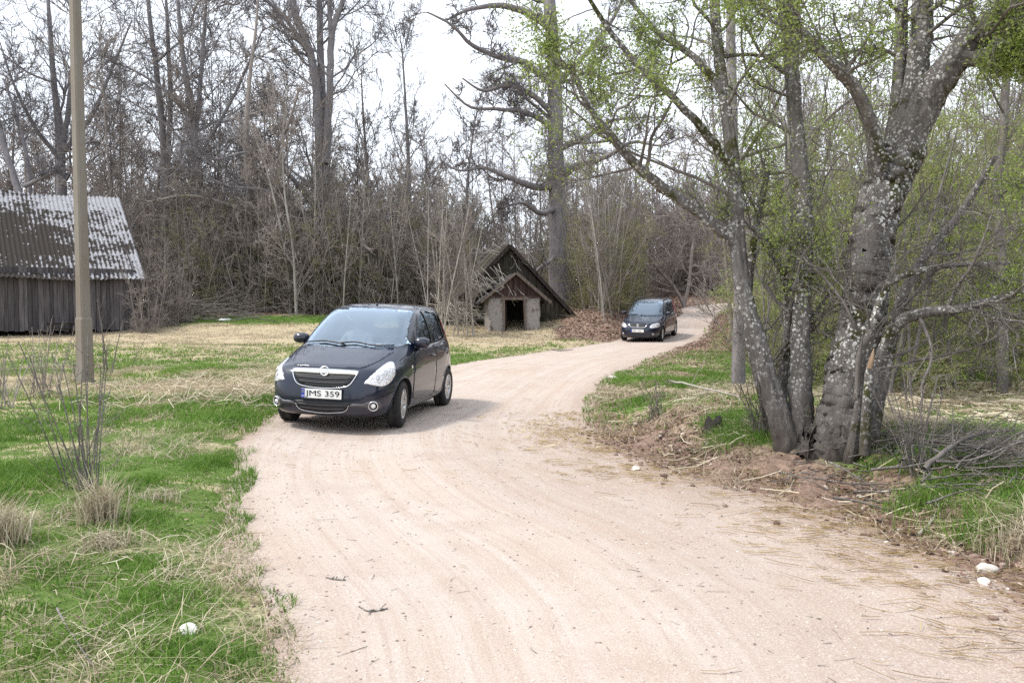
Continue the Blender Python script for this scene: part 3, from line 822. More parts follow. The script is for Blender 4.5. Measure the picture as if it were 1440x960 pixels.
def tube_bm(bm, pts, r, n=8, closed_ends=True):
    pts = [Vector(p) for p in pts]; rows_ = []
    for i, p in enumerate(pts):
        t = (pts[min(i+1, len(pts)-1)]-pts[max(i-1, 0)]).normalized(); ref = Vector((0, 0, 1)) if abs(t.z) < .9 else Vector((1, 0, 0))
        a = t.cross(ref).normalized(); b = t.cross(a); rr_ = r[i] if isinstance(r, (list, tuple)) else r
        rows_.append([bm.verts.new(p+a*rr_*cos(2*pi*k/n)+b*rr_*sin(2*pi*k/n)) for k in range(n)])
    for a, b in zip(rows_[:-1], rows_[1:]):
        for k in range(n): bm.faces.new((a[k], a[(k+1) % n], b[(k+1) % n], b[k]))
    if closed_ends: bm.faces.new(rows_[0][::-1]); bm.faces.new(rows_[-1])

def rbox(parent, name, c, s, mat, rot=None, bev=.03):
    bm = bmesh.new(); bx(bm, c, s, rot, bevel=bev); return bmobj(name, bm, mat, parent, True)

def make_car(S_):
    root = empty('car', S_['loc'], S_['rz']); root.name = S_['name']
    # local frame: x back from nose, y = car's left, z up
    xc = S_['xc']; rows = S_['rows']
    bm = slice_body(rows, xc); bvh = BVHTree.FromBMesh(bm)
    body = bmobj('body', bm, [S_['paint'], M_WELL], root, True)
    wb0, wb1, tw, rad = S_['fx'], S_['rx'], S_['track'], S_['rad']
    # cabin hollow
    zb = S_['belt']
    inner = [(z, max(xf+.05, S_['fire']) if z < zb+.02 else xf+.05+.05*(z > 1.3), xr_-.06, b-.05-.05*(z > 1.3), nf, nr) for z, xf, xr_, b, nf, nr in rows if .38 < z < S_['zroof']-.085]
    inner = [(.36, S_['fire'], inner[0][2], inner[0][3], 6, 6)]+inner
    boolean(body, slice_body(inner, xc, k=14, n=30, crown=0))
    for p in S_['side_windows']: boolean(body, prism([(a, b) for a, b in smooth2(p, 3)], 'side', -1.3, 1.3))
    boolean(body, prism([tuple(q) for q in smooth2(S_['windscreen'], 3)], 'front', -.5, xc-.1))
    boolean(body, prism([tuple(q) for q in smooth2(S_['rear_window'], 3)], 'front', xc+.6, 6))
    for wx in (wb0, wb1):
        for sg in (1, -1):
            b2 = bmesh.new(); bmesh.ops.create_cone(b2, cap_ends=True, segments=40, radius1=rad+S_['arch'], radius2=rad+S_['arch'], depth=.34,
                                                    matrix=Matrix.Translation((wx, sg*(S_['hw']-.10), rad)) @ Matrix.Rotation(pi/2, 4, 'X'))
            boolean(body, b2)
    for p in body.data.polygons: p.use_smooth = True
    try:
        body.data.set_sharp_from_angle(angle=radians(38))
    except Exception: pass
    # glass
    bmobj('windscreen', patch(bvh, smooth2([(a*1.008, 1.25+(b-1.25)*1.06) for a, b in S_['windscreen']], 3), 'front', .002, .006, .03), M_WIND, root, True)
    bmobj('rear_window', patch(bvh, smooth2(S_['rear_window'], 3), 'rear', -.006, .004, .08), M_SIDEG, root, True)
    for p in S_['side_windows']:
        for sg in (1, -1):
            b2 = patch(bvh, smooth2(p, 3), 'side', -.008, .004, .08)
            bmobj('side_window', flipy(b2) if sg < 0 else b2, M_SIDEG, root, True)
    # arch lips
    for wx in (wb0, wb1):
        for sg in (1, -1):
            b2 = bmesh.new()
            pts = []
            for k in range(25):
                a = radians(-8)+radians(196)*k/24; x_, z_ = wx+(rad+S_['arch']+.006)*cos(a), rad+(rad+S_['arch']+.006)*sin(a)
                h = bvh.ray_cast(Vector((x_, 2, z_)), Vector((0, -1, 0)))
                if h[0] is not None and z_ > .2: pts.append(Vector((x_, (h[0].y-.004)*sg, z_)))
            tube_bm(b2, pts, .013, 6)
            bmobj('wheel_arch_trim', b2, S_['paint'], root, True)
    # panels: bonnet, doors
    bmobj('bonnet', patch(bvh, smooth2(S_['bonnet'], 4), 'top', .006, .012, .03), S_['paint'], root, True)
    for nm, poly, hd in S_['doors']:
        for sg in (1, -1):
            b2 = patch(bvh, smooth2(poly, 3), 'side', .005, .012, .04); d = bmobj(nm, flipy(b2) if sg < 0 else b2, S_['paint'], root, True)
            hx, hz = hd; h = bvh.ray_cast(Vector((hx, 2, hz)), Vector((0, -1, 0)))[0]
            b2 = bmesh.new(); tube_bm(b2, [(hx-.10, (h.y+.004)*sg, hz), (hx-.08, (h.y+.020)*sg, hz+.002), (hx+.06, (h.y+.022)*sg, hz+.006), (hx+.09, (h.y+.004)*sg, hz+.008)], .012, 8)
            bmobj('door_handle', b2, S_.get('handle', S_['paint']), d, True)
    for ln in S_['seams']:
        pass
    for ln, plane, wd_ in S_['seams']:
        for sg in (1, -1): bmobj('shut_line', ribbon(bvh, ln, plane, wd_, .0085, sides=(sg,)), M_GRILLE, root)
    # window surround: chrome or black belt line
    for ln, wd_, mt in S_['belts']:
        for sg in (1, -1): bmobj('window_trim', ribbon(bvh, ln, 'side', wd_, .007, sides=(sg,)), mt, root, True)
    # lamps
    for sg in (1, -1):
        b2 = patch(bvh, smooth2(S_['headlight'], 4), 'front', .009, .02, .03, turn=-S_['lamp_turn'])
        hl = bmobj('headlight', flipy(b2) if sg < 0 else b2, M_LAMP, root, True)
        for (py_, pz_, r_) in S_['bulbs']:
            h = bvh.ray_cast(Vector((-1, py_, pz_)), Vector((1, 0, 0)))
            b3 = bmesh.new(); lathe_y(b3, [(r_, 0), (r_*1.02, .004), (r_*.9, .005), (r_*.82, .001)], 24); lathe_y(b3, [(r_*.5, .001), (r_*.42, .006), (.001, .008)], 20)
            c_ = h[0]+h[1]*.010; n3 = Vector((h[1].x, h[1].y*sg, h[1].z))
            q = bmobj('reflector', b3, M_SATIN, hl, True); q.location = (c_.x, c_.y*sg, c_.z); q.rotation_mode = 'QUATERNION'; q.rotation_quaternion = n3.to_track_quat('Y', 'Z')
        # rear lamp
        b2 = patch(bvh, smooth2(S_['tail'], 3), 'rear', .008, .02, .05); bmobj('tail_light', flipy(b2) if sg < 0 else b2, M_RED, root, True)
        # side repeater
        rx_, rz_ = S_['repeater']; h = bvh.ray_cast(Vector((rx_, 2, rz_)), Vector((0, -1, 0)))[0]
        b3 = bmesh.new(); bmesh.ops.create_uvsphere(b3, u_segments=12, v_segments=8, radius=.022)
        for v in b3.verts: v.co.y *= .4
        q = bmobj('indicator', b3, M_AMBER, root, True); q.location = (rx_, (h.y+.002)*sg, rz_)
        # mirrors
        mx_, my_, mz_ = S_['mirror']; ms = S_.get('msize', (.085, .115, .075))
        b3 = bmesh.new(); bmesh.ops.create_uvsphere(b3, u_segments=20, v_segments=14, radius=1)
        for v in b3.verts:
            c_ = v.co; x_ = max(-1, min(.35, c_.x)); v.co = Vector((x_*ms[0], (math.copysign(abs(c_.y)**.8, c_.y))*ms[1], math.copysign(abs(c_.z)**.75, c_.z)*ms[2]))
        q = bmobj('wing_mirror', b3, S_['paint'], root, True); q.location = (mx_, my_*sg, mz_)
        b3 = bmesh.new(); tube_bm(b3, [(0, -.04*sg, -ms[2]*.6), (.02, -(my_-S_['mroot'])*.6*sg, -ms[2]*1.05), (.03, -(my_-S_['mroot'])*sg, -ms[2]*1.25)], .028, 8)
        bmobj('mirror_arm', b3, M_BLACKP, q, True)
        b3 = bmesh.new(); bx(b3, (ms[0]*.36, 0, 0), (.006, ms[1]*1.6, ms[2]*1.4), bevel=.002); bmobj('mirror_glass', b3, M_CHROME, q)
    # number plate
    px0 = S_['plate_x']; pz = S_['plate_z']; e = bmobj('number_plate', (lambda b: (bx(b, (px0, 0, pz), (.012, .52, .114), bevel=.003), b)[1])(bmesh.new()), M_PLATE, root)
    if S_['flip_blue']: pass
    b2 = bmesh.new(); bx(b2, (px0-.0075, .2375, pz), (.004, .045, .110)); bmobj('country_band', b2, M_PBLUE, e)
    if S_['plate_text']:
        text_mesh('plate_characters', S_['plate_text'], .098, M_INK, e, (px0-.008, -.022, pz), (0, -1, 0), (0, 0, 1), width=.44)
        b2 = bmesh.new()
        for k in range(12):
            a = 2*pi*k/12; bx(b2, (px0-.0105, .2375+.013*cos(a), pz+.022+.013*sin(a)), (.002, .004, .004))
        bmobj('star_ring', b2, simple('star_yellow', (.7, .6, .05)), e)
        text_mesh('country_letters', 'LV', .030, M_PLATE, e, (px0-.0105, .2375, pz-.032), (0, -1, 0), (0, 0, 1), depth=.001)
    else:
        b2 = bmesh.new()                                       # characters too small to read in the photo: dark strokes only
        for y_ in (-.15, -.10, -.05, .07, .12, .17): bx(b2, (px0-.0085, y_, pz), (.004, .022, .05))
        bmobj('plate_characters', b2, simple('worn_ink', (.22, .22, .22)), e)
    b2 = bmesh.new(); bx(b2, (px0+.010, 0, pz-.002), (.016, .535, .13), bevel=.004); bmobj('plate_holder', b2, M_BLACKP, e)
    # wheels
    for wx, st in ((wb0, S_['steer']), (wb1, 0)):
        for sg in (1, -1): make_wheel(root, (wx, sg*(tw/2), rad), sg, st, rad, S_['spokes'])
    # underbody, axle and exhaust
    b2 = bmesh.new(); bx(b2, (xc, 0, .235), (S_['len']-1.0, 1.0, .10)); bx(b2, (wb0, 0, rad), (.12, tw-.2, .08)); bx(b2, (wb1, 0, rad-.03), (.12, tw-.2, .08))
    bmobj('underbody', b2, M_STEEL, root)
    # cabin
    b2 = bmesh.new(); bx(b2, (S_['fire']+.16, 0, zb-.13), (.42, S_['hw']*1.62, .20), bevel=.05); bmobj('dashboard', b2, M_CABIN, root, True)
    fx_ = S_['seatx']; zs = S_['seatz']
    for sg in (1, -1):
        se = empty('front_seat', (fx_, .35*sg, 0), 0, root)
        rbox(se, 'cushion', (-.05, 0, zs-.07), (.50, .48, .16), M_CABIN); rbox(se, 'backrest', (.28, 0, zs+.27), (.14, .46, .62), M_CABIN, Matrix.Rotation(.28, 3, 'Y'), .05)
        rbox(se, 'headrest', (.40, 0, zs+.69), (.10, .26, .18), M_CABIN, Matrix.Rotation(.2, 3, 'Y'), .04)
    rbox(root, 'rear_bench', (fx_+.85, 0, zs+.18), (.16, 1.2, .72), M_CABIN, Matrix.Rotation(.25, 3, 'Y'), .05)
    b2 = bmesh.new(); n = 28; cw = Vector((fx_-.46, -.35, zs+.30)); mr = Matrix.Rotation(radians(-62), 3, 'Y')
    rng_ = [cw+mr @ Vector((.18*cos(2*pi*k/n), .18*sin(2*pi*k/n), 0)) for k in range(n+1)]; tube_bm(b2, rng_, .013, 8)
    tube_bm(b2, [cw+mr @ Vector((0, -.17, 0)), cw, cw+mr @ Vector((0, .17, 0))], .018, 6); tube_bm(b2, [cw, cw+Vector((-.22, 0, -.13))], .03, 8)
    bmobj('steering_wheel', b2, M_BLACKP, root, True)
    # interior mirror
    rbox(root, 'rear_view_mirror', (S_['ws_top']+.10, 0, S_['zroof']-.18), (.03, .22, .06), M_BLACKP, None, .01)
    # wipers
    for w_ in S_['wipers']:
        b2 = bmesh.new()
        pts = []
        for (y_, z_) in smooth2(w_, 4, False):
            h = bvh.ray_cast(Vector((-1, y_, z_)), Vector((1, 0, 0)))
            pts.append(h[0]+h[1]*.025)
        tube_bm(b2, pts, .011, 6)
        bmobj('wiper', b2, M_BLACKP, root, True)
    # aerial
    if 'aerial' in S_:
        ax_ = S_['aerial']; h = bvh.ray_cast(Vector((ax_, 0, 3)), Vector((0, 0, -1)))[0]; b2 = bmesh.new()
        tube_bm(b2, [h+Vector((0, 0, -.01)), h+Vector((.01, 0, .02))], [.022, .014], 8); tube_bm(b2, [h+Vector((.01, 0, .015)), h+Vector((.16, 0, .11))], .004, 6)
        bmobj('aerial', b2, M_BLACKP, root, True)
    return root, bvh, body

# ---- dark blue small hatchback
PAINT1 = paint('navy_metallic_paint', (.001, .006, .022), (.003, .015, .055))
rowsA = [(0.165, 0.22, 3.58, 0.66, 5.1, 4), (0.185, 0.1, 3.64, 0.755, 5.300000000000001, 4.5), (0.23, 0.035, 3.69, 0.795, 5.5, 5), (0.3, 0.012, 3.71, 0.815, 5.6, 5), (0.38, 0.0, 3.73, 0.828, 5.699999999999999, 5), (0.5, 0.008, 3.74, 0.838, 5.699999999999999, 5), (0.62, 0.03, 3.73, 0.843, 5.5, 5), (0.7, 0.062, 3.71, 0.843, 5.300000000000001, 5), (0.76, 0.115, 3.7, 0.842, 5.1, 5), (0.8, 0.185, 3.69, 0.84, 4.6, 5), (0.85, 0.33, 3.68, 0.836, 4.4, 5), (0.9, 0.48, 3.67, 0.828, 4.4, 5), (0.95, 0.64, 3.655, 0.815, 4.5, 5), (1.0, 0.8, 3.635, 0.795, 4.5, 5), (1.04, 0.89, 3.62, 0.778, 4.7, 5), (1.12, 1.01, 3.59, 0.755, 4.9, 5), (1.22, 1.17, 3.55, 0.722, 5.0, 5), (1.34, 1.37, 3.5, 0.68, 5.1, 5), (1.44, 1.56, 3.45, 0.642, 5.1, 5), (1.5, 1.7, 3.41, 0.605, 4.4, 4.6), (1.535, 1.82, 3.36, 0.56, 4.0, 4.2), (1.56, 1.96, 3.28, 0.49, 3.6, 3.8), (1.575, 2.1, 3.16, 0.4, 3.2, 3.3), (1.586, 2.28, 2.98, 0.27, 2.8, 2.8), (1.59, 2.48, 2.76, 0.1, 2.4, 2.4)]
C1 = dict(name='blue_hatchback', loc=(0, 0, 0), rz=0, xc=2.0, rows=rowsA, paint=PAINT1, fx=.72, rx=3.08, track=1.47, rad=.298, arch=.045, hw=.84, len=3.74, belt=1.0, zroof=1.59, fire=1.0, ws_top=1.68,
          side_windows=[[(1.42, 1.03), (1.66, 1.25), (1.95, 1.43), (2.16, 1.465), (2.16, 1.03), (1.8, 1.02)],
                        [(2.25, 1.04), (2.25, 1.465), (2.6, 1.465), (2.83, 1.44), (2.95, 1.12), (2.9, 1.07), (2.6, 1.045)],
                        [(3.00, 1.14), (2.90, 1.42), (3.06, 1.38), (3.16, 1.26), (3.17, 1.17)]],
          windscreen=[(-.715, 1.05), (-.36, 1.01), (0, .998), (.36, 1.01), (.715, 1.05), (.69, 1.13), (.605, 1.42), (.57, 1.475), (.3, 1.495), (0, 1.50), (-.3, 1.495), (-.57, 1.475), (-.605, 1.42), (-.69, 1.13)],
          rear_window=[(-.58, 1.08), (.58, 1.08), (.52, 1.42), (0, 1.45), (-.52, 1.42)],
          bonnet=[(.13, 0), (.15, .30), (.19, .46), (.42, .565), (.70, .625), (.83, .63), (.81, .40), (.79, 0), (.81, -.40), (.83, -.63), (.70, -.625), (.42, -.565), (.19, -.46), (.15, -.30)],
          doors=[('front_door', [(1.16, .32), (1.12, .55), (1.16, .80), (1.30, .97), (1.8, .985), (2.20, .99), (2.20, .60), (2.20, .30), (1.7, .29)], (2.05, .86)),
                 ('rear_door', [(2.23, .30), (2.23, .60), (2.23, .99), (2.6, 1.0), (2.98, 1.03), (3.02, .85), (2.85, .66), (2.70, .50), (2.64, .32)], (2.85, .90))],
          seams=[([(2.215, .29), (2.215, .6), (2.215, 1.0), (2.205, 1.25), (2.205, 1.5)], 'side', .012), ([(1.15, .32), (1.11, .55), (1.15, .80), (1.28, .99)], 'side', .010),
                 ([(2.65, .31), (2.72, .50), (2.87, .66), (3.04, .85), (3.0, 1.04)], 'side', .010), ([(.72, .86), (1.0, .93), (1.28, .99)], 'side', .009),
                 ([(.10, .42), (.3, .47), (.42, .50)], 'side', .008)],
          belts=[([(1.34, 1.0), (1.8, .998), (2.2, 1.012), (2.6, 1.028), (2.95, 1.075), (3.1, 1.13)], .018, M_CHROME)],
          headlight=[(.40, .612), (.44, .66), (.51, .725), (.60, .79), (.69, .838), (.75, .85), (.785, .815), (.79, .74), (.77, .67), (.71, .605), (.63, .573), (.54, .582), (.46, .60)],
          lamp_turn=.38, bulbs=[(.715, .725, .040), (.655, .672, .030)], tail=[(.60, .85), (.72, .85), (.70, 1.15), (.62, 1.35), (.56, 1.3), (.60, 1.05)],
          repeater=(1.03, .76), mirror=(1.32, .875, 1.07), mroot=.79, plate_x=-.022, plate_z=.465, flip_blue=False, plate_text='JMS 359', steer=radians(6), spokes=7, seatx=2.02, seatz=.66,
          wipers=[[(.62, 1.020), (.35, 1.045), (.04, 1.012)], [(.12, 1.030), (-.10, 1.045), (-.35, 1.015), (-.60, 1.022)]], aerial=1.95)

def front_face(root, bvh, S_):
    def pt(y, z, off=.004):
        h = bvh.ray_cast(Vector((-1, y, z)), Vector((1, 0, 0))); return h[0]+h[1]*off
    g = bmobj('grille', patch(bvh, smooth2(S_['grille'], 3), 'front', .004, .02, .04), M_GRILLE, root, True)
    for line, r in S_['slats']:
        bm = bmesh.new(); tube_bm(bm, [pt(y, z, .008) for y, z in smooth2(line, 4, False)], r, 6); bmobj('slat', bm, S_['slatmat'], g, True)
    bm = bmesh.new(); tube_bm(bm, [pt(y, z, .010) for y, z in smooth2(S_['surround'], 5, False)], S_.get('sur_r', .0065), 6)
    bmobj('chrome_surround', bm, M_CHROME, g, True)
    if 'bar' in S_: bmobj('chrome_bar', patch(bvh, smooth2(S_['bar'], 2), 'front', .016, .02, .05), M_CHROME, g, True)
    c = pt(0, S_['emblem_z'], .03); emblem(root, c, S_['emblem_r'], S_.get('emblem_t', .1))
    if 'intake' in S_:
        k = bmobj('air_intake', patch(bvh, smooth2(S_['intake'], 3), 'front', .004, .02, .04), M_GRILLE, root, True)
        for line, r in S_['intake_slats']:
            bm = bmesh.new(); tube_bm(bm, [pt(y, z, .008) for y, z in smooth2(line, 4, False)], r, 6); bmobj('slat', bm, S_['slatmat'], k, True)
        bm = bmesh.new(); tube_bm(bm, [pt(y, z, .009) for y, z in smooth2(S_['intake_trim'], 5, False)], .004, 6); bmobj('chrome_surround', bm, M_CHROME, k, True)
    for sg in (1, -1):
        fy, fz, fr = S_['fog']; c = pt(fy, fz, .004); nrm = bvh.ray_cast(Vector((-1, fy, fz)), Vector((1, 0, 0)))[1]
        if 'fog_arm' in S_:
            b2 = patch(bvh, smooth2(S_['fog_arm'], 3), 'front', .006, .012, .03); a = bmobj('fog_lamp_surround', flipy(b2) if sg < 0 else b2, simple('satin_silver', (.10, .10, .11), .42, .5), root, True)
        e = empty('fog_lamp', (c.x, c.y*sg, c.z), 0, root); n3 = Vector((nrm.x, nrm.y*sg, nrm.z)).lerp(Vector((-1, 0, 0)), .4).normalized()
        e.rotation_mode = 'QUATERNION'; e.rotation_quaternion = n3.to_track_quat('Y', 'Z')
        b2 = bmesh.new(); lathe_y(b2, [(fr*1.0, -.01), (fr*1.0, .012), (fr*.92, .018), (fr*.84, .012), (fr*.80, .0)], 28); bmobj('fog_ring', b2, M_CHROME, e, True)
        b2 = bmesh.new(); lathe_y(b2, [(fr*.82, .002), (fr*.6, .0), (.001, 0.0)], 28); bmobj('bezel', b2, M_BLACKP, e, True)
        b2 = bmesh.new(); lathe_y(b2, [(fr*.52, .002), (fr*.45, .014), (fr*.25, .02), (.001, .022)], 24); q = bmobj('lens', b2, M_LAMP, e, True)
C1.update(grille=[(-.385, .700), (-.2, .70), (0, .70), (.2, .70), (.385, .700), (.36, .635), (.29, .57), (.15, .548), (0, .543), (-.15, .548), (-.29, .57), (-.36, .635)],
          slats=[([(-.37, .662), (0, .650), (.37, .662)], .007), ([(-.33, .612), (0, .598), (.33, .612)], .007)], slatmat=simple('slat_grey', (.06, .06, .065), .4, .3),
          surround=[(-.425, .735), (-.395, .66), (-.33, .575), (-.2, .543), (0, .532), (.2, .543), (.33, .575), (.395, .66), (.425, .735)],
          bar=[(-.425, .745), (-.3, .752), (0, .757), (.3, .752), (.425, .745), (.40, .708), (.3, .706), (0, .704), (-.3, .706), (-.40, .708)],
          emblem_z=.722, emblem_r=.055, intake=[(-.345, .372), (0, .368), (.345, .372), (.33, .31), (.25, .252), (0, .236), (-.25, .252), (-.33, .31)],
          intake_slats=[([(-.33, .335), (0, .325), (.33, .335)], .008), ([(-.29, .29), (0, .280), (.29, .29)], .008)],
          intake_trim=[(-.345, .335), (-.31, .275), (-.22, .243), (0, .229), (.22, .243), (.31, .275), (.345, .335)],
          fog=(.628, .335, .062), fog_arm=[(.36, .342), (.42, .358), (.52, .362), (.57, .385), (.628, .406), (.69, .385), (.705, .335), (.69, .285), (.628, .262), (.57, .285), (.53, .315), (.42, .32), (.355, .315)])
def pose(root, x, y, yaw, z, pitch=0, roll=0):
    """local +x (nose to tail) points along (sin yaw, cos yaw) in the world"""
    root.location = (x, y, z); root.rotation_euler = (roll, -pitch, pi/2-yaw)
def pose_on_road(root, S_, x, y, yaw):
    b = np.array([sin(yaw), cos(yaw)]); l = np.array([cos(yaw), -sin(yaw)]); h = []
    for k in (S_['fx'], S_['rx']):
        for sg in (-1, 1):
            q = np.array([x, y])+b*k+l*sg*S_['track']/2; h.append(float(lz(*q)[0]))
    f, r = (h[0]+h[1])/2, (h[2]+h[3])/2; pitch = math.atan2(r-f, S_['rx']-S_['fx'])
    right, left = (h[0]+h[2])/2, (h[1]+h[3])/2; roll = math.atan2(right-left, S_['track'])
    print('POSE', root.name, h, pitch, roll)
    pose(root, x, y, yaw, f-S_['fx']*math.tan(pitch)+.006, pitch, roll)
car1, bvh1, body1 = make_car(C1)
front_face(car1, bvh1, C1)
pose_on_road(car1, C1, -2.354, 9.943, .169)
tag(car1, 'dark navy hatchback with number plate JMS 359, driving on the sandy road beside the grass', 'car', 'cars driving on the sandy road')

# ---- dark people carrier farther up the road
PAINT2 = paint('midnight_blue_paint', (.001, .0055, .019), (.003, .013, .045))
rowsB = [(.17, .26, 4.14, .68, 4, 4), (.19, .13, 4.22, .785, 4.4, 5), (.24, .05, 4.28, .83, 4.6, 5), (.34, .015, 4.31, .855, 4.8, 5.5), (.46, .0, 4.32, .865, 4.8, 5.5), (.56, .01, 4.32, .87, 4.6, 5.5),
         (.62, .04, 4.30, .87, 4.4, 5.5), (.68, .07, 4.28, .868, 4.2, 5.5), (.74, .11, 4.27, .866, 4.0, 5.5), (.80, .22, 4.26, .862, 3.9, 5.5), (.86, .42, 4.25, .855, 3.9, 5.5), (.92, .66, 4.24, .845, 4.0, 5.5),
         (.98, .90, 4.22, .825, 4.3, 5.5), (1.03, 1.04, 4.20, .805, 4.5, 5.5), (1.12, 1.17, 4.17, .785, 4.8, 5.5), (1.24, 1.34, 4.13, .755, 4.9, 5.5), (1.38, 1.56, 4.08, .715, 5, 5.5), (1.48, 1.73, 4.04, .682, 4.9, 5.2),
         (1.54, 1.88, 4.0, .645, 4.5, 4.8), (1.58, 2.02, 3.95, .59, 4.0, 4.2), (1.605, 2.2, 3.85, .50, 3.6, 3.8), (1.62, 2.4, 3.7, .38, 3, 3.2), (1.632, 2.65, 3.45, .2, 2.6, 2.6), (1.636, 2.85, 3.2, .08, 2.4, 2.4)]
C2 = dict(name='dark_minivan', loc=(0, 0, 0), rz=0, xc=2.4, rows=rowsB, paint=PAINT2, fx=.86, rx=3.55, track=1.50, rad=.31, arch=.045, hw=.87, len=4.32, belt=1.0, zroof=1.64, fire=1.15, ws_top=1.76,
          side_windows=[[(1.62, 1.04), (1.85, 1.27), (2.10, 1.46), (2.30, 1.50), (2.30, 1.04)], [(2.38, 1.05), (2.38, 1.50), (2.8, 1.505), (3.22, 1.49), (3.24, 1.08)], [(3.32, 1.09), (3.30, 1.48), (3.72, 1.45), (3.90, 1.16), (3.85, 1.11)]],
          windscreen=[(-.70, 1.035), (-.35, 1.005), (0, 1.0), (.35, 1.005), (.70, 1.035), (.68, 1.14), (.61, 1.46), (.57, 1.51), (.3, 1.53), (0, 1.535), (-.3, 1.53), (-.57, 1.51), (-.61, 1.46), (-.68, 1.14)],
          rear_window=[(-.6, 1.1), (.6, 1.1), (.55, 1.48), (-.55, 1.48)],
          bonnet=[(.13, 0), (.14, .34), (.18, .50), (.5, .66), (.9, .74), (1.04, .74), (.98, .45), (.95, 0), (.98, -.45), (1.04, -.74), (.9, -.74), (.5, -.66), (.18, -.50), (.14, -.34)],
          doors=[('front_door', [(1.32, .32), (1.28, .55), (1.32, .82), (1.5, .98), (2.0, 1.0), (2.34, 1.0), (2.34, .6), (2.34, .30), (1.9, .29)], (2.2, .86)),
                 ('rear_door', [(2.37, .30), (2.37, .60), (2.37, 1.0), (2.8, 1.01), (3.26, 1.03), (3.3, .85), (3.16, .68), (3.08, .5), (3.04, .32)], (3.10, .88))],
          seams=[([(2.355, .29), (2.355, .6), (2.355, 1.0), (2.35, 1.5)], 'side', .014), ([(1.31, .32), (1.27, .55), (1.31, .82), (1.48, 1.0)], 'side', .012), ([(3.05, .31), (3.1, .52), (3.2, .68), (3.32, .85), (3.28, 1.04)], 'side', .012)],
          belts=[([(1.5, 1.01), (2.0, 1.012), (2.6, 1.025), (3.3, 1.05), (3.85, 1.085)], .018, M_CHROME)],
          headlight=[(.42, .615), (.43, .68), (.50, .735), (.62, .765), (.74, .775), (.80, .76), (.82, .70), (.80, .635), (.70, .612), (.55, .60)],
          lamp_turn=.25, bulbs=[(.72, .70, .040), (.62, .69, .034)], tail=[(.72, .9), (.82, .9), (.76, 1.2), (.66, 1.5), (.60, 1.48), (.68, 1.15)],
          repeater=(1.16, .72), mirror=(1.40, .94, 1.10), mroot=.82, plate_x=-.022, plate_z=.49, flip_blue=False, plate_text=None, steer=radians(2), spokes=6, seatx=2.25, seatz=.68,
          wipers=[[(.62, 1.03), (.35, 1.05), (.05, 1.02)], [(.10, 1.035), (-.3, 1.03), (-.62, 1.04)]])
C2.update(grille=[(-.33, .735), (0, .74), (.33, .735), (.29, .655), (.22, .625), (0, .618), (-.22, .625), (-.29, .655)],
          slats=[([(-.3, .70), (0, .69), (.3, .70)], .006), ([(-.27, .66), (0, .652), (.27, .66)], .006)], slatmat=C1['slatmat'],
          surround=[(-.355, .745), (-.325, .67), (-.25, .622), (0, .612), (.25, .622), (.325, .67), (.355, .745)], sur_r=.012, emblem_z=.68, emblem_r=.05,
          fog=(.60, .36, .045))
car2, bvh2, body2 = make_car(C2)
front_face(car2, bvh2, C2)
pose_on_road(car2, C2, 5.012, 32.39, .392)
for sg in (1, -1):
    bm = bmesh.new(); tube_bm(bm, [(2.0, .60*sg, 1.56), (2.15, .60*sg, 1.625), (2.5, .61*sg, 1.655), (3.4, .61*sg, 1.65), (3.75, .60*sg, 1.62), (3.9, .60*sg, 1.55)], .020, 8)
    bmobj('roof_rail', bm, M_BLACKP, car2, True)
tag(car2, 'dark blue people carrier with black roof rails, coming round the far bend of the road', 'minivan', 'cars driving on the sandy road')
# ------------------------------------------------------------------ buildings
M_PLANKG = None
def plank_mat(name, c1, c2, moss=None, mossamt=.6):
    m, t, p = nodes(name)
    a = attr(t, 'rnd')
    g = noise(t, 14, 5, .7, (1, 1, .08)); f = noise(t, 2.2, 4, .6)
    c = mixc(t, ramp(t, g, .3, .7), c1, c2)
    hs = t.nodes.new('ShaderNodeHueSaturation'); t.links.new(ramp_out(t, a.outputs['Fac'], .6, 1.45), hs.inputs['Value']); t.links.new(c, hs.inputs['Color']); c = hs.outputs[0]
    if moss: c = mixc(t, ramp(t, f, mossamt, mossamt+.12), c, moss)
    t.links.new(c, p.inputs['Base Color']); p.inputs['Roughness'].default_value = .95; p.inputs['Specular IOR Level'].default_value = .15
    bump(t, p, g, .5, .02); return m
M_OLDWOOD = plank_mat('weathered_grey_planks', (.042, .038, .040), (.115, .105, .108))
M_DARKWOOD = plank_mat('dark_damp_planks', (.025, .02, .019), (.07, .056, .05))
M_MOSSWOOD = plank_mat('mossy_planks', (.038, .033, .027), (.11, .098, .08), (.035, .042, .018), .54)
M_REDWOOD = plank_mat('reddish_brown_planks', (.045, .028, .026), (.10, .066, .06))
M_BEAM = plank_mat('bare_beams', (.10, .078, .066), (.22, .18, .155))

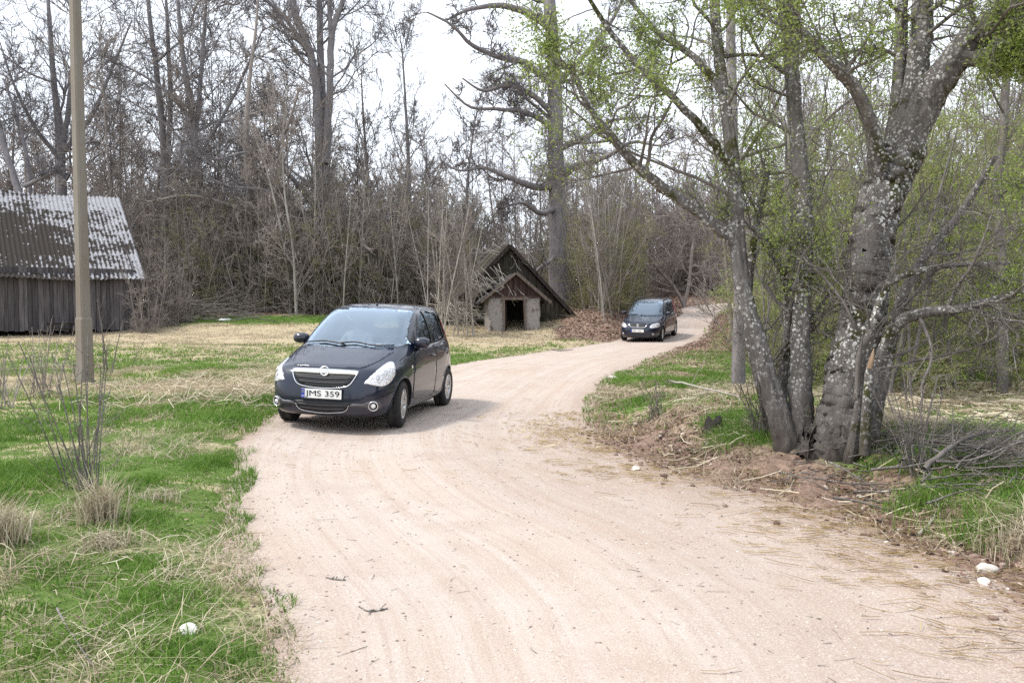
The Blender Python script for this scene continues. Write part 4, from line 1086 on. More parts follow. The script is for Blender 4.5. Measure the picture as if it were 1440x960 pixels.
def planks(name, polyfn, x0, x1, wd, mat, parent, thick=.03, gap=.008, z0=0, rag=0.0, miss=0.0, axis='x', seed=1, frame=None):
    """vertical boards from x0..x1; polyfn(x)->(zlow, zhigh); frame maps (x, out, z) to a vector"""
    rr = random.Random(seed); V = []; F = []; A = []; x = x0
    fr = frame or (lambda a, b, c: (a, b, c))
    while x < x1-1e-3:
        w_ = min(wd*rr.uniform(.75, 1.25), x1-x); a, b = x+gap/2, x+w_-gap/2
        la, ha = polyfn(a); lb, hb = polyfn(b); o_ = rr.uniform(-.008, .008); k = rr.uniform(0, 1); low = rr.uniform(0, rag)
        if ha-la > .03 or hb-lb > .03:
            if rr.random() >= miss:
                n = len(V)
                for o2 in (o_, o_+thick):
                    V += [fr(a, o2, la+low), fr(b, o2, lb+low), fr(b, o2, max(hb, lb+.01)), fr(a, o2, max(ha, la+.01))]
                F += [(n, n+1, n+2, n+3), (n+7, n+6, n+5, n+4), (n, n+4, n+5, n+1), (n+1, n+5, n+6, n+2), (n+2, n+6, n+7, n+3), (n+3, n+7, n+4, n)]
                A += [k]*8
        x += w_
    return npmesh(name, V, [np.array(F)], mat, parent, attrs={'rnd': np.array(A)})
def beam(bm, a, b, w_, h_):
    a, b = Vector(a), Vector(b); d = b-a; q = d.to_track_quat('X', 'Z').to_matrix(); bx(bm, (a+b)/2, (d.length, w_, h_), q)
def beamobj(name, lst, mat, parent):
    bm = bmesh.new()
    for a, b, w_, h_ in lst: beam(bm, a, b, w_, h_)
    me = bpy.data.meshes.new(name); bmesh.ops.recalc_face_normals(bm, faces=bm.faces); bm.to_mesh(me); bm.free()
    at_ = me.attributes.new('rnd', 'FLOAT', 'POINT'); at_.data.foreach_set('value', np.repeat(rng.uniform(.3, .8, len(lst)), 8).astype(np.float32))
    return link(name, me, mat, parent)

# ---- long barn with a corrugated, mossy roof
bz = float(lz(-16.3, 35)[0])-.05
barn = empty('barn', (-16.3, 35.0, bz), radians(36))
# local: x along the front wall (0 at the right-hand corner, negative to the left), y into the depth, z up
tag(barn, 'old grey plank barn with a sagging corrugated roof patched with moss', 'barn')
EAVE, RIDGE, RUN, LEN_ = 2.52, 6.75-bz, 5.0, 15.0
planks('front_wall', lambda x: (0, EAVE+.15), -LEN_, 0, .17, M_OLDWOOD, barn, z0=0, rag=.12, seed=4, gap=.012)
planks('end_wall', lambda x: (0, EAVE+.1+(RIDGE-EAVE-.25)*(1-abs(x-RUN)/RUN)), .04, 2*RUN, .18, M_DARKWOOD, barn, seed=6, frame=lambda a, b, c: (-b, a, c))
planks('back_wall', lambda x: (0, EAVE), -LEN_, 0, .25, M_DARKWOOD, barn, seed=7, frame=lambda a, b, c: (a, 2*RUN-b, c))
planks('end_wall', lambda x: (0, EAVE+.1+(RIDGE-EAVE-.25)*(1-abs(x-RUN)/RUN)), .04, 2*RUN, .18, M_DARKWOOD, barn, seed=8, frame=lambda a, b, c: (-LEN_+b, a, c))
beamobj('corner_post', [((-.10, -.05, 0), (-.10, -.05, EAVE), .16, .16)], M_OLDWOOD, barn)
beamobj('corner_post', [((-1.4, -.06, 0), (-1.4, -.06, EAVE), .13, .13)], M_OLDWOOD, barn)
beamobj('wall_plate', [((-LEN_, .09, EAVE+.06), (.1, .09, EAVE+.06), .14, .12)], M_DARKWOOD, barn)
bm = bmesh.new(); bx(bm, (-LEN_/2, RUN, .2), (LEN_-.3, 2*RUN-.3, .1)); bmobj('earth_floor', bm, simple('barn_floor', (.08, .06, .05), .95), barn)
def roofmat():
    m, t, p = nodes('corrugated_mossy_roof')
    n1 = noise(t, .75, 6, .72, (1, 1.5, 1)); n2 = noise(t, 5.5, 5, .75); n3 = noise(t, 26, 3, .7)
    ad = t.nodes.new('ShaderNodeMath'); ad.operation = 'MULTIPLY_ADD'; t.links.new(n2, ad.inputs[0]); ad.inputs[1].default_value = .85; t.links.new(n1, ad.inputs[2])
    a2 = t.nodes.new('ShaderNodeMath'); a2.operation = 'MULTIPLY_ADD'; t.links.new(attr(t, 'groove').outputs['Fac'], a2.inputs[0]); a2.inputs[1].default_value = .15; t.links.new(ad.outputs[0], a2.inputs[2])
    a3 = t.nodes.new('ShaderNodeMath'); a3.operation = 'ADD'; t.links.new(attr(t, 'mossy').outputs['Fac'], a3.inputs[0]); t.links.new(a2.outputs[0], a3.inputs[1])
    c = mixc(t, ramp(t, n3, .35, .65), (.17, .17, .18), (.40, .40, .43)); moss = mixc(t, ramp(t, n3, .3, .7), (.010, .008, .007), (.034, .025, .019))
    c = mixc(t, ramp(t, a3.outputs[0], .945, .975), c, moss)
    t.links.new(c, p.inputs['Base Color']); p.inputs['Roughness'].default_value = .95; bump(t, p, n2, .5, .03); return m
M_ROOF = roofmat()
def corr_roof(name, side):
    nu, nv = int(15.9/.177*8), 44; u = np.linspace(-LEN_-.3, .42, nu); v = np.linspace(0, 1, nv); U, Vv = np.meshgrid(u, v)
    run = RUN+.35; yy = RUN-side*(run*(1-Vv)); slope = (RIDGE-EAVE)/RUN
    sag = -.22*np.exp(-((U+7)/3.5)**2)*np.sin(np.pi*np.clip(Vv, 0, 1))**.5-.10*np.exp(-((U+2.5)/1.5)**2)
    zz = RIDGE-slope*run*(1-Vv)+sag+.028*np.cos(2*pi*U/.177)-.018*((Vv*4) % 1.0)
    I = np.arange(nu*nv).reshape(nv, nu); Fq = np.stack([I[:-1, :-1], I[:-1, 1:], I[1:, 1:], I[1:, :-1]], -1).reshape(-1, 4)
    groove = .5-.5*np.cos(2*pi*U/.177)
    mossy = .05*np.exp(-((U+6.5)/1.8)**2)*(1-Vv)+.12*np.exp(-((U+4.3)/1.0)**2)+.07*np.exp(-((Vv-.4)/.2)**2)-.15*sst(Vv, .72, .9)-.10*sst(U, -2.2, -.5)
    V = np.stack([U.ravel(), yy.ravel(), zz.ravel()], 1)
    return npmesh(name, V, [Fq], M_ROOF, barn, True, attrs={'groove': groove.ravel(), 'mossy': mossy.ravel()})
corr_roof('roof', 1); corr_roof('roof', -1)
# low trestle against the barn wall
bx_, by_, bz_ = foot(86, 33.0)
bm = bmesh.new(); bx(bm, (0, 0, .5), (1.0, .28, .06)); bx(bm, (.1, 0, .28), (.8, .05, .04))
for sx in (-.38, .38):
    for sy in (-.1, .1): bx(bm, (sx, sy, .24), (.06, .06, .5), Matrix.Rotation(sy*1.2, 3, 'X'))
o = bmobj('trestle', bm, M_DARKWOOD); o.location = (bx_, by_, bz_); o.rotation_euler = (0, 0, .6); tag(o, 'low dark wooden trestle standing before the barn wall', 'trestle')

# ---- earth cellar with a plank gable and a small rendered porch
hz = 1.6-(470-428.4)*35/1140
hut = empty('cellar', (.12, 36.2, hz), radians(10))
tag(hut, 'old earth cellar with steep plank gable and small rendered porch round an open doorway', 'cellar')
# local: x right along the front, y depth (away), z up. porch front at y = 0, main gable at y = 1.6
W2, APX = 3.15, 3.95
ax_ = 0.0
def gab(x):
    t = 1-abs(x-ax_)/W2; return (.55 if abs(x) > 1.1 else 1.0, .62+(APX-.62)*t)
planks('gable', lambda x: (max(.5, 1.95 if abs(x) < 1.0 else .5), .55+(APX-.60)*(1-abs(x-ax_)/W2)), ax_-W2+.12, ax_+W2-.12, .20, M_MOSSWOOD, hut, seed=12, gap=.015, frame=lambda a, b, c: (a, 1.6+b, c))
beamobj('tie_beam', [((ax_-2.2, 1.55, 1.72), (ax_+2.2, 1.55, 1.72), .10, .13)], M_DARKWOOD, hut)
def slope(name, x_e, z_e, x_r, z_r, y0, y1, mat, parent, thick=.09, seed=1, n=14, rag=.12, wd=.28):
    """roof slope of boards laid from ridge to eave"""
    rr = random.Random(seed); V = []; F = []; A = []; y = y0
    e = Vector((x_e, 0, z_e)); r_ = Vector((x_r, 0, z_r)); d = (e-r_).normalized(); nn = Vector((-d.z, 0, d.x)); nn = nn if nn.z > 0 else -nn
    while y < y1:
        w_ = wd*rr.uniform(.7, 1.2); ext = rr.uniform(-rag, rag); lift = rr.uniform(0, .03); k = rr.uniform(0, 1)
        n_ = len(V)
        for yy in (y, y+w_-.01):
            for q in (r_, e+d*ext):
                for h_ in (lift, lift+thick): V.append(tuple(q+nn*h_+Vector((0, yy, 0))))
        F += [(n_, n_+1, n_+3, n_+2), (n_+4, n_+6, n_+7, n_+5), (n_+1, n_+5, n_+7, n_+3), (n_, n_+2, n_+6, n_+4), (n_+2, n_+3, n_+7, n_+6), (n_, n_+4, n_+5, n_+1)]
        A += [k]*8; y += w_
    return npmesh(name, V, [np.array(F)], mat, parent, attrs={'rnd': np.array(A)})
slope('roof', ax_+W2+.35, .30, ax_, APX+.05, 1.25, 7.0, M_MOSSWOOD, hut, seed=3)
slope('roof', ax_-W2-.30, .34, ax_, APX+.05, 1.25, 7.0, M_MOSSWOOD, hut, seed=5)
beamobj('barge_board', [((ax_, 1.20, APX+.06), (ax_+W2+.35, 1.20, .30), .05, .16)], M_DARKWOOD, hut)
beamobj('barge_board', [((ax_, 1.18, APX+.06), (ax_-W2-.30, 1.18, .34), .05, .16)], M_DARKWOOD, hut)
planks('gable', lambda x: (0, .5+(APX-.60)*(1-abs(x-ax_)/W2)), ax_-W2+.12, ax_+W2-.12, .3, M_DARKWOOD, hut, seed=14, frame=lambda a, b, c: (a, 6.9-b, c))
# porch
def rendered():
    m, t, p = nodes('flaking_lime_render'); n1 = noise(t, 2.6, 6, .7); n2 = noise(t, 11, 5, .7)
    c = mixc(t, ramp(t, n2, .3, .7), (.26, .235, .22), (.42, .39, .37)); c = mixc(t, ramp(t, n1, .56, .62), c, (.13, .10, .085))
    t.links.new(c, p.inputs['Base Color']); p.inputs['Roughness'].default_value = .95; bump(t, p, n2, .6, .04); return m
M_REND = rendered()
PW, PH = 1.18, 1.62     # half width, wall height
def pier(name, x0, x1):
    bm = bmesh.new(); bx(bm, ((x0+x1)/2, .14, PH/2-.1), (x1-x0, .28, PH+.2)); 
    bmesh.ops.subdivide_edges(bm, edges=bm.edges[:], cuts=6, use_grid_fill=True)
    for v in bm.verts: v.co += Vector((math.sin(v.co.z*9+v.co.x*5)*.025, math.sin(v.co.z*7+v.co.x*11)*.02, math.sin(v.co.x*13)*.02))
    return bmobj(name, bm, M_REND, hut, True)
pier('front_wall', -PW, -.46); pier('front_wall', .48, PW-.02)
for sx in (-1, 1):
    bm = bmesh.new(); bx(bm, (sx*(PW-.14), .95, PH/2-.1), (.27, 1.34, PH+.2)); bmobj('side_wall', bm, M_REND, hut)
beamobj('lintel', [((-.62, -.03, PH-.06), (.62, -.03, PH-.06), .12, .13)], M_BEAM, hut)
dfr = beamobj('door_frame', [((.50, -.05, -.1), (.42, -.05, PH-.12), .13, .10), ((-.50, -.05, -.1), (-.50, -.05, PH-.12), .09, .08)], M_BEAM, hut)
planks('door', lambda x: (-.05, PH-.16), 0, .60, .15, M_REDWOOD, hut, seed=21, frame=lambda a, b, c: (-.44+a*.35, .05+a*.93+b, c))
PAP = 2.62
planks('porch_gable', lambda x: (PH+.02, PH+.02+(PAP-PH-.06)*(1-abs(x)/(PW+.1))), -PW-.06, PW+.06, .13, M_REDWOOD, hut, seed=22, thick=.025, frame=lambda a, b, c: (a, -.02-b, c))
beamobj('tie_beam', [((-PW-.05, -.05, PH+.03), (PW+.05, -.05, PH+.03), .07, .07)], M_REDWOOD, hut)
slope('porch_roof', PW+.38, PH-.28, 0, PAP, -.28, 1.5, M_OLDWOOD, hut, thick=.05, seed=8, wd=.22)
slope('porch_roof', -PW-.38, PH-.28, 0, PAP, -.28, 1.5, M_OLDWOOD, hut, thick=.05, seed=9, wd=.22)
beamobj('porch_barge_board', [((.02, -.32, PAP+.07), (PW+.42, -.32, PH-.24), .04, .13)], M_BEAM, hut)
beamobj('porch_barge_board', [((-.02, -.34, PAP+.05), (-PW-.40, -.34, PH-.24), .04, .10)], M_BEAM, hut)
bm = bmesh.new()
for c_, s_ in (((0, 2.6, .9), (2.3, .1, 2.4)), ((-1.1, 1.9, .9), (.1, 1.5, 2.4)), ((1.1, 1.9, .9), (.1, 1.5, 2.4)), ((0, 1.5, 2.0), (2.3, 2.3, .1)), ((0, 1.5, -.12), (2.3, 2.3, .1))): bx(bm, c_, s_)
bmobj('passage', bm, simple('passage_shade', (.035, .03, .028), .95), hut)  # walls coloured near black to stand in for the shade inside the doorway

# ---- concrete pole
pxx, pyy = onground(118, 537); pyy = 15.6; pxx = (118-720)/FPX*pyy; pz = float(lz(pxx, pyy)[0])
def concrete():
    m, t, p = nodes('weathered_concrete'); n1 = noise(t, 3, 5, .65, (1, 1, .25)); n2 = noise(t, 40, 5, .75)
    c = mixc(t, ramp(t, n1, .35, .65), (.18, .15, .115), (.225, .21, .185)); c = mixc(t, ramp(t, n2, .55, .75), c, (.16, .13, .10))
    t.links.new(c, p.inputs['Base Color']); p.inputs['Roughness'].default_value = .95; bump(t, p, n2, .5, .015); return m
MC = concrete(); pole = empty('utility_pole', (pxx, pyy, pz), radians(-38))
def loft(secs, bev=.03):
    bm = bmesh.new(); pr = None
    for z, a, b in secs:
        pts = [(a-bev, b), (-a+bev, b), (-a, b-bev), (-a, -b+bev), (-a+bev, -b), (a-bev, -b), (a, -b+bev), (a, b-bev)]
        cur = [bm.verts.new((x, y, z)) for x, y in pts]
        if pr:
            for i in range(8): bm.faces.new((pr[i], pr[(i+1) % 8], cur[(i+1) % 8], cur[i]))
        else: bm.faces.new(cur[::-1])
        pr = cur
    bm.faces.new(pr); return bm
bmobj('shaft', loft([(-.6, .132, .100), (0, .13, .098), (3, .122, .09), (6, .114, .083), (9.5, .10, .07)]), MC, pole)
bmobj('foot', loft([(-.6, .150, .118), (0, .146, .115), (1.25, .138, .107), (1.30, .125, .094)], .02), MC, pole)
bm = bmesh.new(); bx(bm, (0, 0, 9.2), (1.6, .09, .10), bevel=.01)
bmobj('cross_arm', bm, M_STEEL, pole)
for k in (-.7, 0, .7):
    bm = bmesh.new(); lathe_prof = [(.02, 9.24), (.02, 9.32), (.05, 9.34), (.055, 9.40), (.035, 9.42), (.045, 9.46), (.001, 9.48)]; rows_ = []
    for r_, z in lathe_prof: rows_.append([bm.verts.new((k+r_*cos(2*pi*i/12), r_*sin(2*pi*i/12), z)) for i in range(12)])
    for a, b in zip(rows_[:-1], rows_[1:]):
        for i in range(12): bm.faces.new((a[i], a[(i+1) % 12], b[(i+1) % 12], b[i]))
    bmobj('insulator', bm, simple('white_porcelain', (.7, .7, .68), .2, coat=.5), pole, True)
pole.rotation_euler = (0, radians(-.4), radians(-38))
tag(pole, 'tall ochre-grey square concrete pole with a thicker foot, left of the car', 'pole')
# ------------------------------------------------------------------ trees
def unit(v): return v/(np.linalg.norm(v, axis=-1, keepdims=True)+1e-9)
def walk(start, d, L, r0, r1, n, wig, up, g=None):
    """grow N branches: start (N,3), d (N,3), L (N,), r0,r1 (N,) -> pts (N,n,3), rad (N,n)"""
    N = len(start); Pn = np.zeros((N, n, 3)); Pn[:, 0] = start; d = unit(d); st = (L/(n-1))[:, None]
    for k in range(1, n):
        d = unit(d+(g or rng).normal(0, wig, (N, 3))+np.array([0, 0, up])*(1 if np.isscalar(up) else 1)); Pn[:, k] = Pn[:, k-1]+d*st
    t = np.linspace(0, 1, n)[None]
    return Pn, r0[:, None]*(1-t)+r1[:, None]*t
def sprout(Pn, Rd, kmin, kmax, t0, t1, ang, angv, lr, rr_, n, wig, up, rmin=.003, flat=0, maxl=99, tpow=1.0, rmax=9.):
    """children of every parent branch"""
    N, m, _ = Pn.shape; cnt = rng.integers(kmin, kmax+1, N); pi_ = np.repeat(np.arange(N), cnt); M = len(pi_)
    t = t0+(t1-t0)*rng.uniform(0, 1, M)**tpow
    f = t*(m-1); i = np.minimum(f.astype(int), m-2); w_ = (f-i)[:, None]
    pos = Pn[pi_, i]*(1-w_)+Pn[pi_, i+1]*w_; tan = unit(Pn[pi_, i+1]-Pn[pi_, i]); rp = (Rd[pi_, i]*(1-w_[:, 0])+Rd[pi_, i+1]*w_[:, 0])
    L = np.linalg.norm(np.diff(Pn, axis=1), axis=2).sum(1)[pi_]
    q = rng.normal(0, 1, (M, 3)); q[:, 2] *= (1-flat); q = unit(q-(q*tan).sum(1, keepdims=True)*tan)
    a = np.radians(rng.normal(ang, angv, M))[:, None]
    d = tan*np.cos(a)+q*np.sin(a)
    Lc = np.minimum(L*lr*(1.05-.55*(t-t0)/(t1-t0+1e-6))*rng.uniform(.6, 1.25, M), maxl); r0 = np.maximum(np.minimum(rp*rr_, rmax)*rng.uniform(.7, 1.05, M), rmin*1.3)
    return walk(pos, d, Lc, r0, np.maximum(r0*.3, rmin), n, wig, up)
def stem(pts, n=24, jit=.0):
    """smooth path through given (x,y,z,r) points"""
    q = smooth2(np.array(pts, float), 6, closed=False); s = np.linspace(0, len(q)-1, n); i = np.minimum(s.astype(int), len(q)-2); f = (s-i)[:, None]
    r = q[i]*(1-f)+q[i+1]*f
    r[:, :3] += rng.normal(0, 1, (n, 3))*jit*r[:, 3:4]; r[:, 3] = np.maximum(r[:, 3], .004)
    return r[None, :, :3], r[None, :, 3]
def cat(*prs):
    return prs
def tube_list(lst, sides, rough=0):
    Vs, Fs, o = [], [], 0
    for (Pn, Rd), s in zip(lst, sides):
        V, F = tubes(Pn, Rd, s)
        if rough:
            n_ = Pn.shape[1]; c = np.repeat(Pn[0], s, 0); k = np.arange(n_*s); th = k % s; rg = k//s; sd0 = len(Vs)*7+int(abs(Pn[0, 0, 0])*10)
            q = 1+rough*((vn(th*.5, rg*.06, sd0)-.5)*1.3+(vn(th*1.1, rg*.2, sd0+5)-.5)*.9+(vn(th*2.3, rg*.5, sd0+9)-.5)*.25); q = np.where(th == s-1, (q+np.roll(q, s-1))/2, q); V = c+(V-c)*q[:, None]
        Vs.append(V); Fs.append(F+o); o += len(V)
    return np.concatenate(Vs), np.concatenate(Fs)
def leafmesh(tips, per, size, spread, name, mat, parent, pick=1.0):
    """small leaves round twig tips"""
    tips = tips[rng.uniform(0, 1, len(tips)) < pick]
    c = np.repeat(tips, per, 0)+rng.normal(0, spread, (len(tips)*per, 3)); n = len(c)
    s = size*rng.uniform(.5, 1.3, n)[:, None]; u = unit(rng.normal(0, 1, (n, 3))); v = unit(np.cross(u, rng.normal(0, 1, (n, 3))))
    w_ = np.cross(u, v)
    V = np.stack([c, c+(u*.5+v*.28)*s, c+u*s+w_*s*.15, c+(u*.5-v*.28)*s], 1).reshape(-1, 3)
    F = np.arange(n)[:, None]*4+np.array([[0, 1, 2, 3]])
    return npmesh(name, V, [F], mat, parent, attrs={'rnd': np.repeat(rng.beta(2, 2, n), 4)})
def bark(name, c1, c2, lich=None, la=(.56, .62), ls=9, moss=None, bmp=.6, rand=.15, vs_=26, patchs=3.0, foot=0):
    m, t, p = nodes(name); n1 = noise(t, 7, 5, .7, (1, 1, .3)); n2 = noise(t, 30, 4, .7, (1, 1, .35))
    c = mixc(t, ramp(t, n1, .3, .7), c1, c2); c = mixc(t, ramp(t, n2, .55, .75), c, tuple(q*.45 for q in c1))
    if moss: c = mixc(t, ramp(t, noise(t, 2.0, 5, .65), .54, .60), c, moss)
    if lich:
        v = t.nodes.new('ShaderNodeTexVoronoi'); v.inputs['Scale'].default_value = vs_; tcx = t.nodes.new('ShaderNodeTexCoord')
        wv = t.nodes.new('ShaderNodeMix'); wv.data_type = 'RGBA'; wv.inputs[0].default_value = .06
        nn = t.nodes.new('ShaderNodeTexNoise'); nn.inputs['Scale'].default_value = 14; t.links.new(tcx.outputs['Object'], nn.inputs['Vector'])
        t.links.new(tcx.outputs['Object'], wv.inputs[6]); t.links.new(nn.outputs['Color'], wv.inputs[7]); t.links.new(wv.outputs[2], v.inputs['Vector'])
        sp = t.nodes.new('ShaderNodeSeparateColor'); t.links.new(v.outputs['Color'], sp.inputs[0])
        th = t.nodes.new('ShaderNodeMath'); th.operation = 'MULTIPLY_ADD'; t.links.new(sp.outputs[0], th.inputs[0]); th.inputs[1].default_value = .42; th.inputs[2].default_value = .14
        lt = t.nodes.new('ShaderNodeMath'); lt.operation = 'LESS_THAN'; t.links.new(v.outputs['Distance'], lt.inputs[0]); t.links.new(th.outputs[0], lt.inputs[1])
        ml = t.nodes.new('ShaderNodeMath'); ml.operation = 'MULTIPLY'; t.links.new(lt.outputs[0], ml.inputs[0]); t.links.new(ramp(t, noise(t, patchs, 5, .7), la[0], la[1]), ml.inputs[1])
        if foot:
            sz = t.nodes.new('ShaderNodeSeparateXYZ'); t.links.new(tcx.outputs['Object'], sz.inputs[0]); m3 = t.nodes.new('ShaderNodeMath'); m3.operation = 'MULTIPLY'
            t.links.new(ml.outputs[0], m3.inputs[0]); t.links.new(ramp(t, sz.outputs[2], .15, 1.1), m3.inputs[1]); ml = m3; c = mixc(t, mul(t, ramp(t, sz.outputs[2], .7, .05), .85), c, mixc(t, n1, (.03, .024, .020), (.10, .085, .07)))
        lc = mixc(t, sp.outputs[1], tuple(q*.55 for q in lich), lich)
        c = mixc(t, ml.outputs[0], c, lc)
    if rand:
        oi = t.nodes.new('ShaderNodeObjectInfo'); hs = t.nodes.new('ShaderNodeHueSaturation')
        t.links.new(ramp_out(t, oi.outputs['Random'], 1-rand, 1+rand), hs.inputs['Value']); t.links.new(c, hs.inputs['Color']); c = hs.outputs[0]
    t.links.new(c, p.inputs['Base Color']); p.inputs['Roughness'].default_value = .95; p.inputs['Specular IOR Level'].default_value = .12
    if bmp: bump(t, p, n1, bmp, .05)
    return m
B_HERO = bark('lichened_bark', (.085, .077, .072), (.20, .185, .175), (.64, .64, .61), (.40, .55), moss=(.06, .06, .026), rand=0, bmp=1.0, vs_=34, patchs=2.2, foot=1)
B_TWIG = bark('dark_twig_bark', (.10, .088, .082), (.21, .19, .175), (.42, .41, .38), (.46, .6), rand=0, bmp=0, vs_=60)
B_GREY = bark('grey_violet_bark', (.155, .145, .15), (.28, .265, .27), bmp=.4)
B_BROWN = bark('brown_bark', (.19, .165, .148), (.35, .31, .285), bmp=.3)
B_OAK = bark('oak_bark', (.16, .145, .145), (.29, .265, .265), bmp=.6)
B_OLIVE = bark('olive_twig_bark', (.19, .175, .10), (.32, .30, .19), bmp=0)
B_PALE = bark('pale_sapling_bark', (.26, .24, .21), (.42, .40, .36), bmp=0, rand=.2)
L_SPRING = gcol('spring_leaf', [(0, (.13, .19, .035)), (.5, (.27, .35, .08)), (1, (.50, .56, .21))], .5, .5)
L_BUD = gcol('olive_bud', [(0, (.13, .14, .04)), (.5, (.21, .22, .075)), (1, (.32, .33, .13))], .6, .4)

def tree(name, label, cat, trunks, levels, mats, group=None, sides=(12, 6, 4, 3, 3, 3), leaves=None, loc=None, extra=None, rough=.12, bare=0, keep=None):
    """trunks: list of (pts (1,n,3), rad (1,n)) in world space; levels: list of sprout kwargs applied one after the other"""
    base_ = trunks[0][0][0, 0].copy() if loc is None else np.array(loc, float)
    T_ = [(p-base_, r) for p, r in trunks]
    root = empty(name, tuple(base_)); tag(root, label, cat, group)
    V, F = tube_list(T_, [sides[0]]*len(T_), rough)
    npmesh('trunk', V, [F], mats[0], root, True)
    gen = []; cur = T_
    if extra: gen += [(p-base_, r) for p, r in extra]
    tips = []; allc = []
    parents = T_[bare:]+gen; sd = [sides[1]]*len(gen); allc += gen
    for li, lv in enumerate(levels):
        nx_ = []
        for Pn, Rd in parents: nx_.append(sprout(Pn, Rd, **lv))
        nx_ = [(p, r) for p, r in nx_ if len(p)]
        if keep: nx_ = [(p[k_], r[k_]) for p, r in nx_ for k_ in [keep(p+base_)]]
        if nx_:
            Pm = np.concatenate([p for p, _ in nx_]); Rm = np.concatenate([r for _, r in nx_]); parents = [(Pm, Rm)]; allc.append((Pm, Rm)); sd.append(sides[min(li+1, len(sides)-1)])
            if li >= len(levels)-2: tips.append(Pm[:, -1]); tips.append(Pm[:, Pm.shape[1]//2])
    V, F = tube_list(allc, sd); crown = npmesh('crown', V, [F], mats[1], root, True)
    if leaves:
        tp = np.concatenate(tips)
        if leaves.get('f'): tp = tp[leaves['f'](tp+base_)]
        leafmesh(tp, leaves['per'], leaves['size'], leaves['spread'], 'leaves', leaves['mat'], root, leaves.get('pick', 1))
    return root
def pxstem(lst, n=24, jit=.0):
    """(px, py, depth, radius) list -> stem"""
    return stem([(*P(a, b, d), r) for a, b, d, r in lst], n, jit)
def groundz(x, y): return float(lz(x, y)[0])
def fromground(px, d, rest, n=24, sink=.25, jit=0):
    x, y, z = foot(px, d); pts = [(x, y, z-sink, rest[0][3]*1.25)]+[(*P(a, b, dd), r) for a, b, dd, r in rest]
    return stem(pts, n, jit)
LV = lambda kmin, kmax, t0, t1, ang, angv, lr, rr_, n, wig, up, **k: dict(kmin=kmin, kmax=kmax, t0=t0, t1=t1, ang=ang, angv=angv, lr=lr, rr_=rr_, n=n, wig=wig, up=up, **k)

# ---- the big many-stemmed lichened tree at the right
H = []
def hs(lst, n=26, jit=.10): return fromground(lst[0][0], lst[0][2], lst, n*3, .15, jit*.4)
H.append(hs([(1172, 640, 7.6, .32), (1180, 600, 7.6, .235), (1194, 530, 7.62, .205), (1212, 440, 7.65, .20), (1223, 350, 7.7, .20), (1243, 275, 7.7, .195), (1268, 212, 7.65, .20)], 34))
H.append(pxstem([(1256, 240, 7.68, .185), (1292, 165, 7.6, .150), (1325, 110, 7.5, .135), (1362, 62, 7.4, .12), (1398, 28, 7.25, .11), (1450, -20, 7.1, .10), (1540, -90, 6.9, .06)], 50, .04))
H.append(pxstem([(1262, 232, 7.7, .15), (1280, 150, 7.75, .105), (1292, 70, 7.8, .10), (1297, 0, 7.85, .095), (1298, -90, 7.9, .08), (1290, -220, 8.0, .05)], 50, .04))
H.append(pxstem([(1256, 220, 7.75, .09), (1264, 120, 7.9, .062), (1268, 40, 8.0, .055), (1264, -60, 8.1, .045), (1258, -170, 8.2, .02)], 40, .05))
H.append(pxstem([(1240, 270, 7.7, .10), (1228, 190, 7.5, .072), (1204, 128, 7.35, .06), (1165, 85, 7.2, .048), (1120, 35, 7.1, .04), (1085, -20, 6.9, .03)], 40, .06))
H.append(pxstem([(1350, 80, 7.4, .07), (1390, 82, 7.2, .06), (1430, 62, 7.0, .05), (1490, 50, 6.8, .03)], 30, .06))
H.append(hs([(1105, 628, 7.75, .115), (1085, 550, 7.8, .085), (1062, 470, 7.9, .078), (1044, 400, 8.0, .075), (1036, 330, 8.1, .078), (1032, 250, 8.2, .07), (1020, 150, 8.4, .062), (1008, 50, 8.6, .055), (1000, -60, 8.8, .04)], 34))
H.append(pxstem([(1037, 345, 8.1, .07), (985, 300, 8.0, .062), (930, 262, 7.9, .055), (880, 215, 7.8, .045), (835, 160, 7.7, .034), (800, 90, 7.6, .022)], 24, .12))
H.append(pxstem([(1033, 250, 8.2, .05), (1000, 195, 8.1, .042), (950, 140, 8.0, .036), (890, 85, 7.9, .028), (835, 10, 7.8, .02), (800, -60, 7.7, .01)], 24, .12))
H.append(pxstem([(1016, 130, 8.4, .045), (975, 80, 8.5, .036), (920, 40, 8.6, .028), (870, -20, 8.7, .018)], 20, .12))
H.append(hs([(1128, 632, 7.75, .13), (1125, 560, 7.8, .10), (1126, 480, 7.9, .088), (1130, 400, 8.0, .080), (1132, 310, 8.1, .078), (1122, 200, 8.3, .075), (1112, 90, 8.5, .07), (1106, -20, 8.7, .055)], 30))
H.append(hs([(1090, 615, 8.3, .06), (1068, 540, 8.35, .045), (1052, 450, 8.4, .04), (1060, 340, 8.5, .035), (1080, 240, 8.6, .03)], 22))
H.append(hs([(1102, 618, 8.2, .07), (1100, 540, 8.2, .05), (1112, 450, 8.2, .05), (1100, 380, 8.2, .045), (1062, 320, 8.2, .04)], 22))
H.append(hs([(1205, 640, 7.35, .10), (1222, 575, 7.3, .058), (1240, 500, 7.25, .052), (1262, 455, 7.15, .050), (1300, 440, 7.0, .045), (1360, 432, 6.8, .038), (1440, 410, 6.6, .028), (1520, 400, 6.4, .015)], 30, .1))
H.append(hs([(1215, 638, 7.5, .10), (1232, 580, 7.5, .055), (1252, 490, 7.5, .05), (1268, 420, 7.45, .048), (1300, 360, 7.4, .04), (1350, 300, 7.3, .032), (1400, 220, 7.2, .022)], 26, .1))
H.append(hs([(1196, 642, 7.25, .06), (1208, 560, 7.2, .030), (1212, 500, 7.15, .03), (1222, 470, 7.1, .03), (1250, 400, 7.1, .028), (1320, 375, 7.0, .024), (1420, 370, 6.9, .014)], 24, .1))
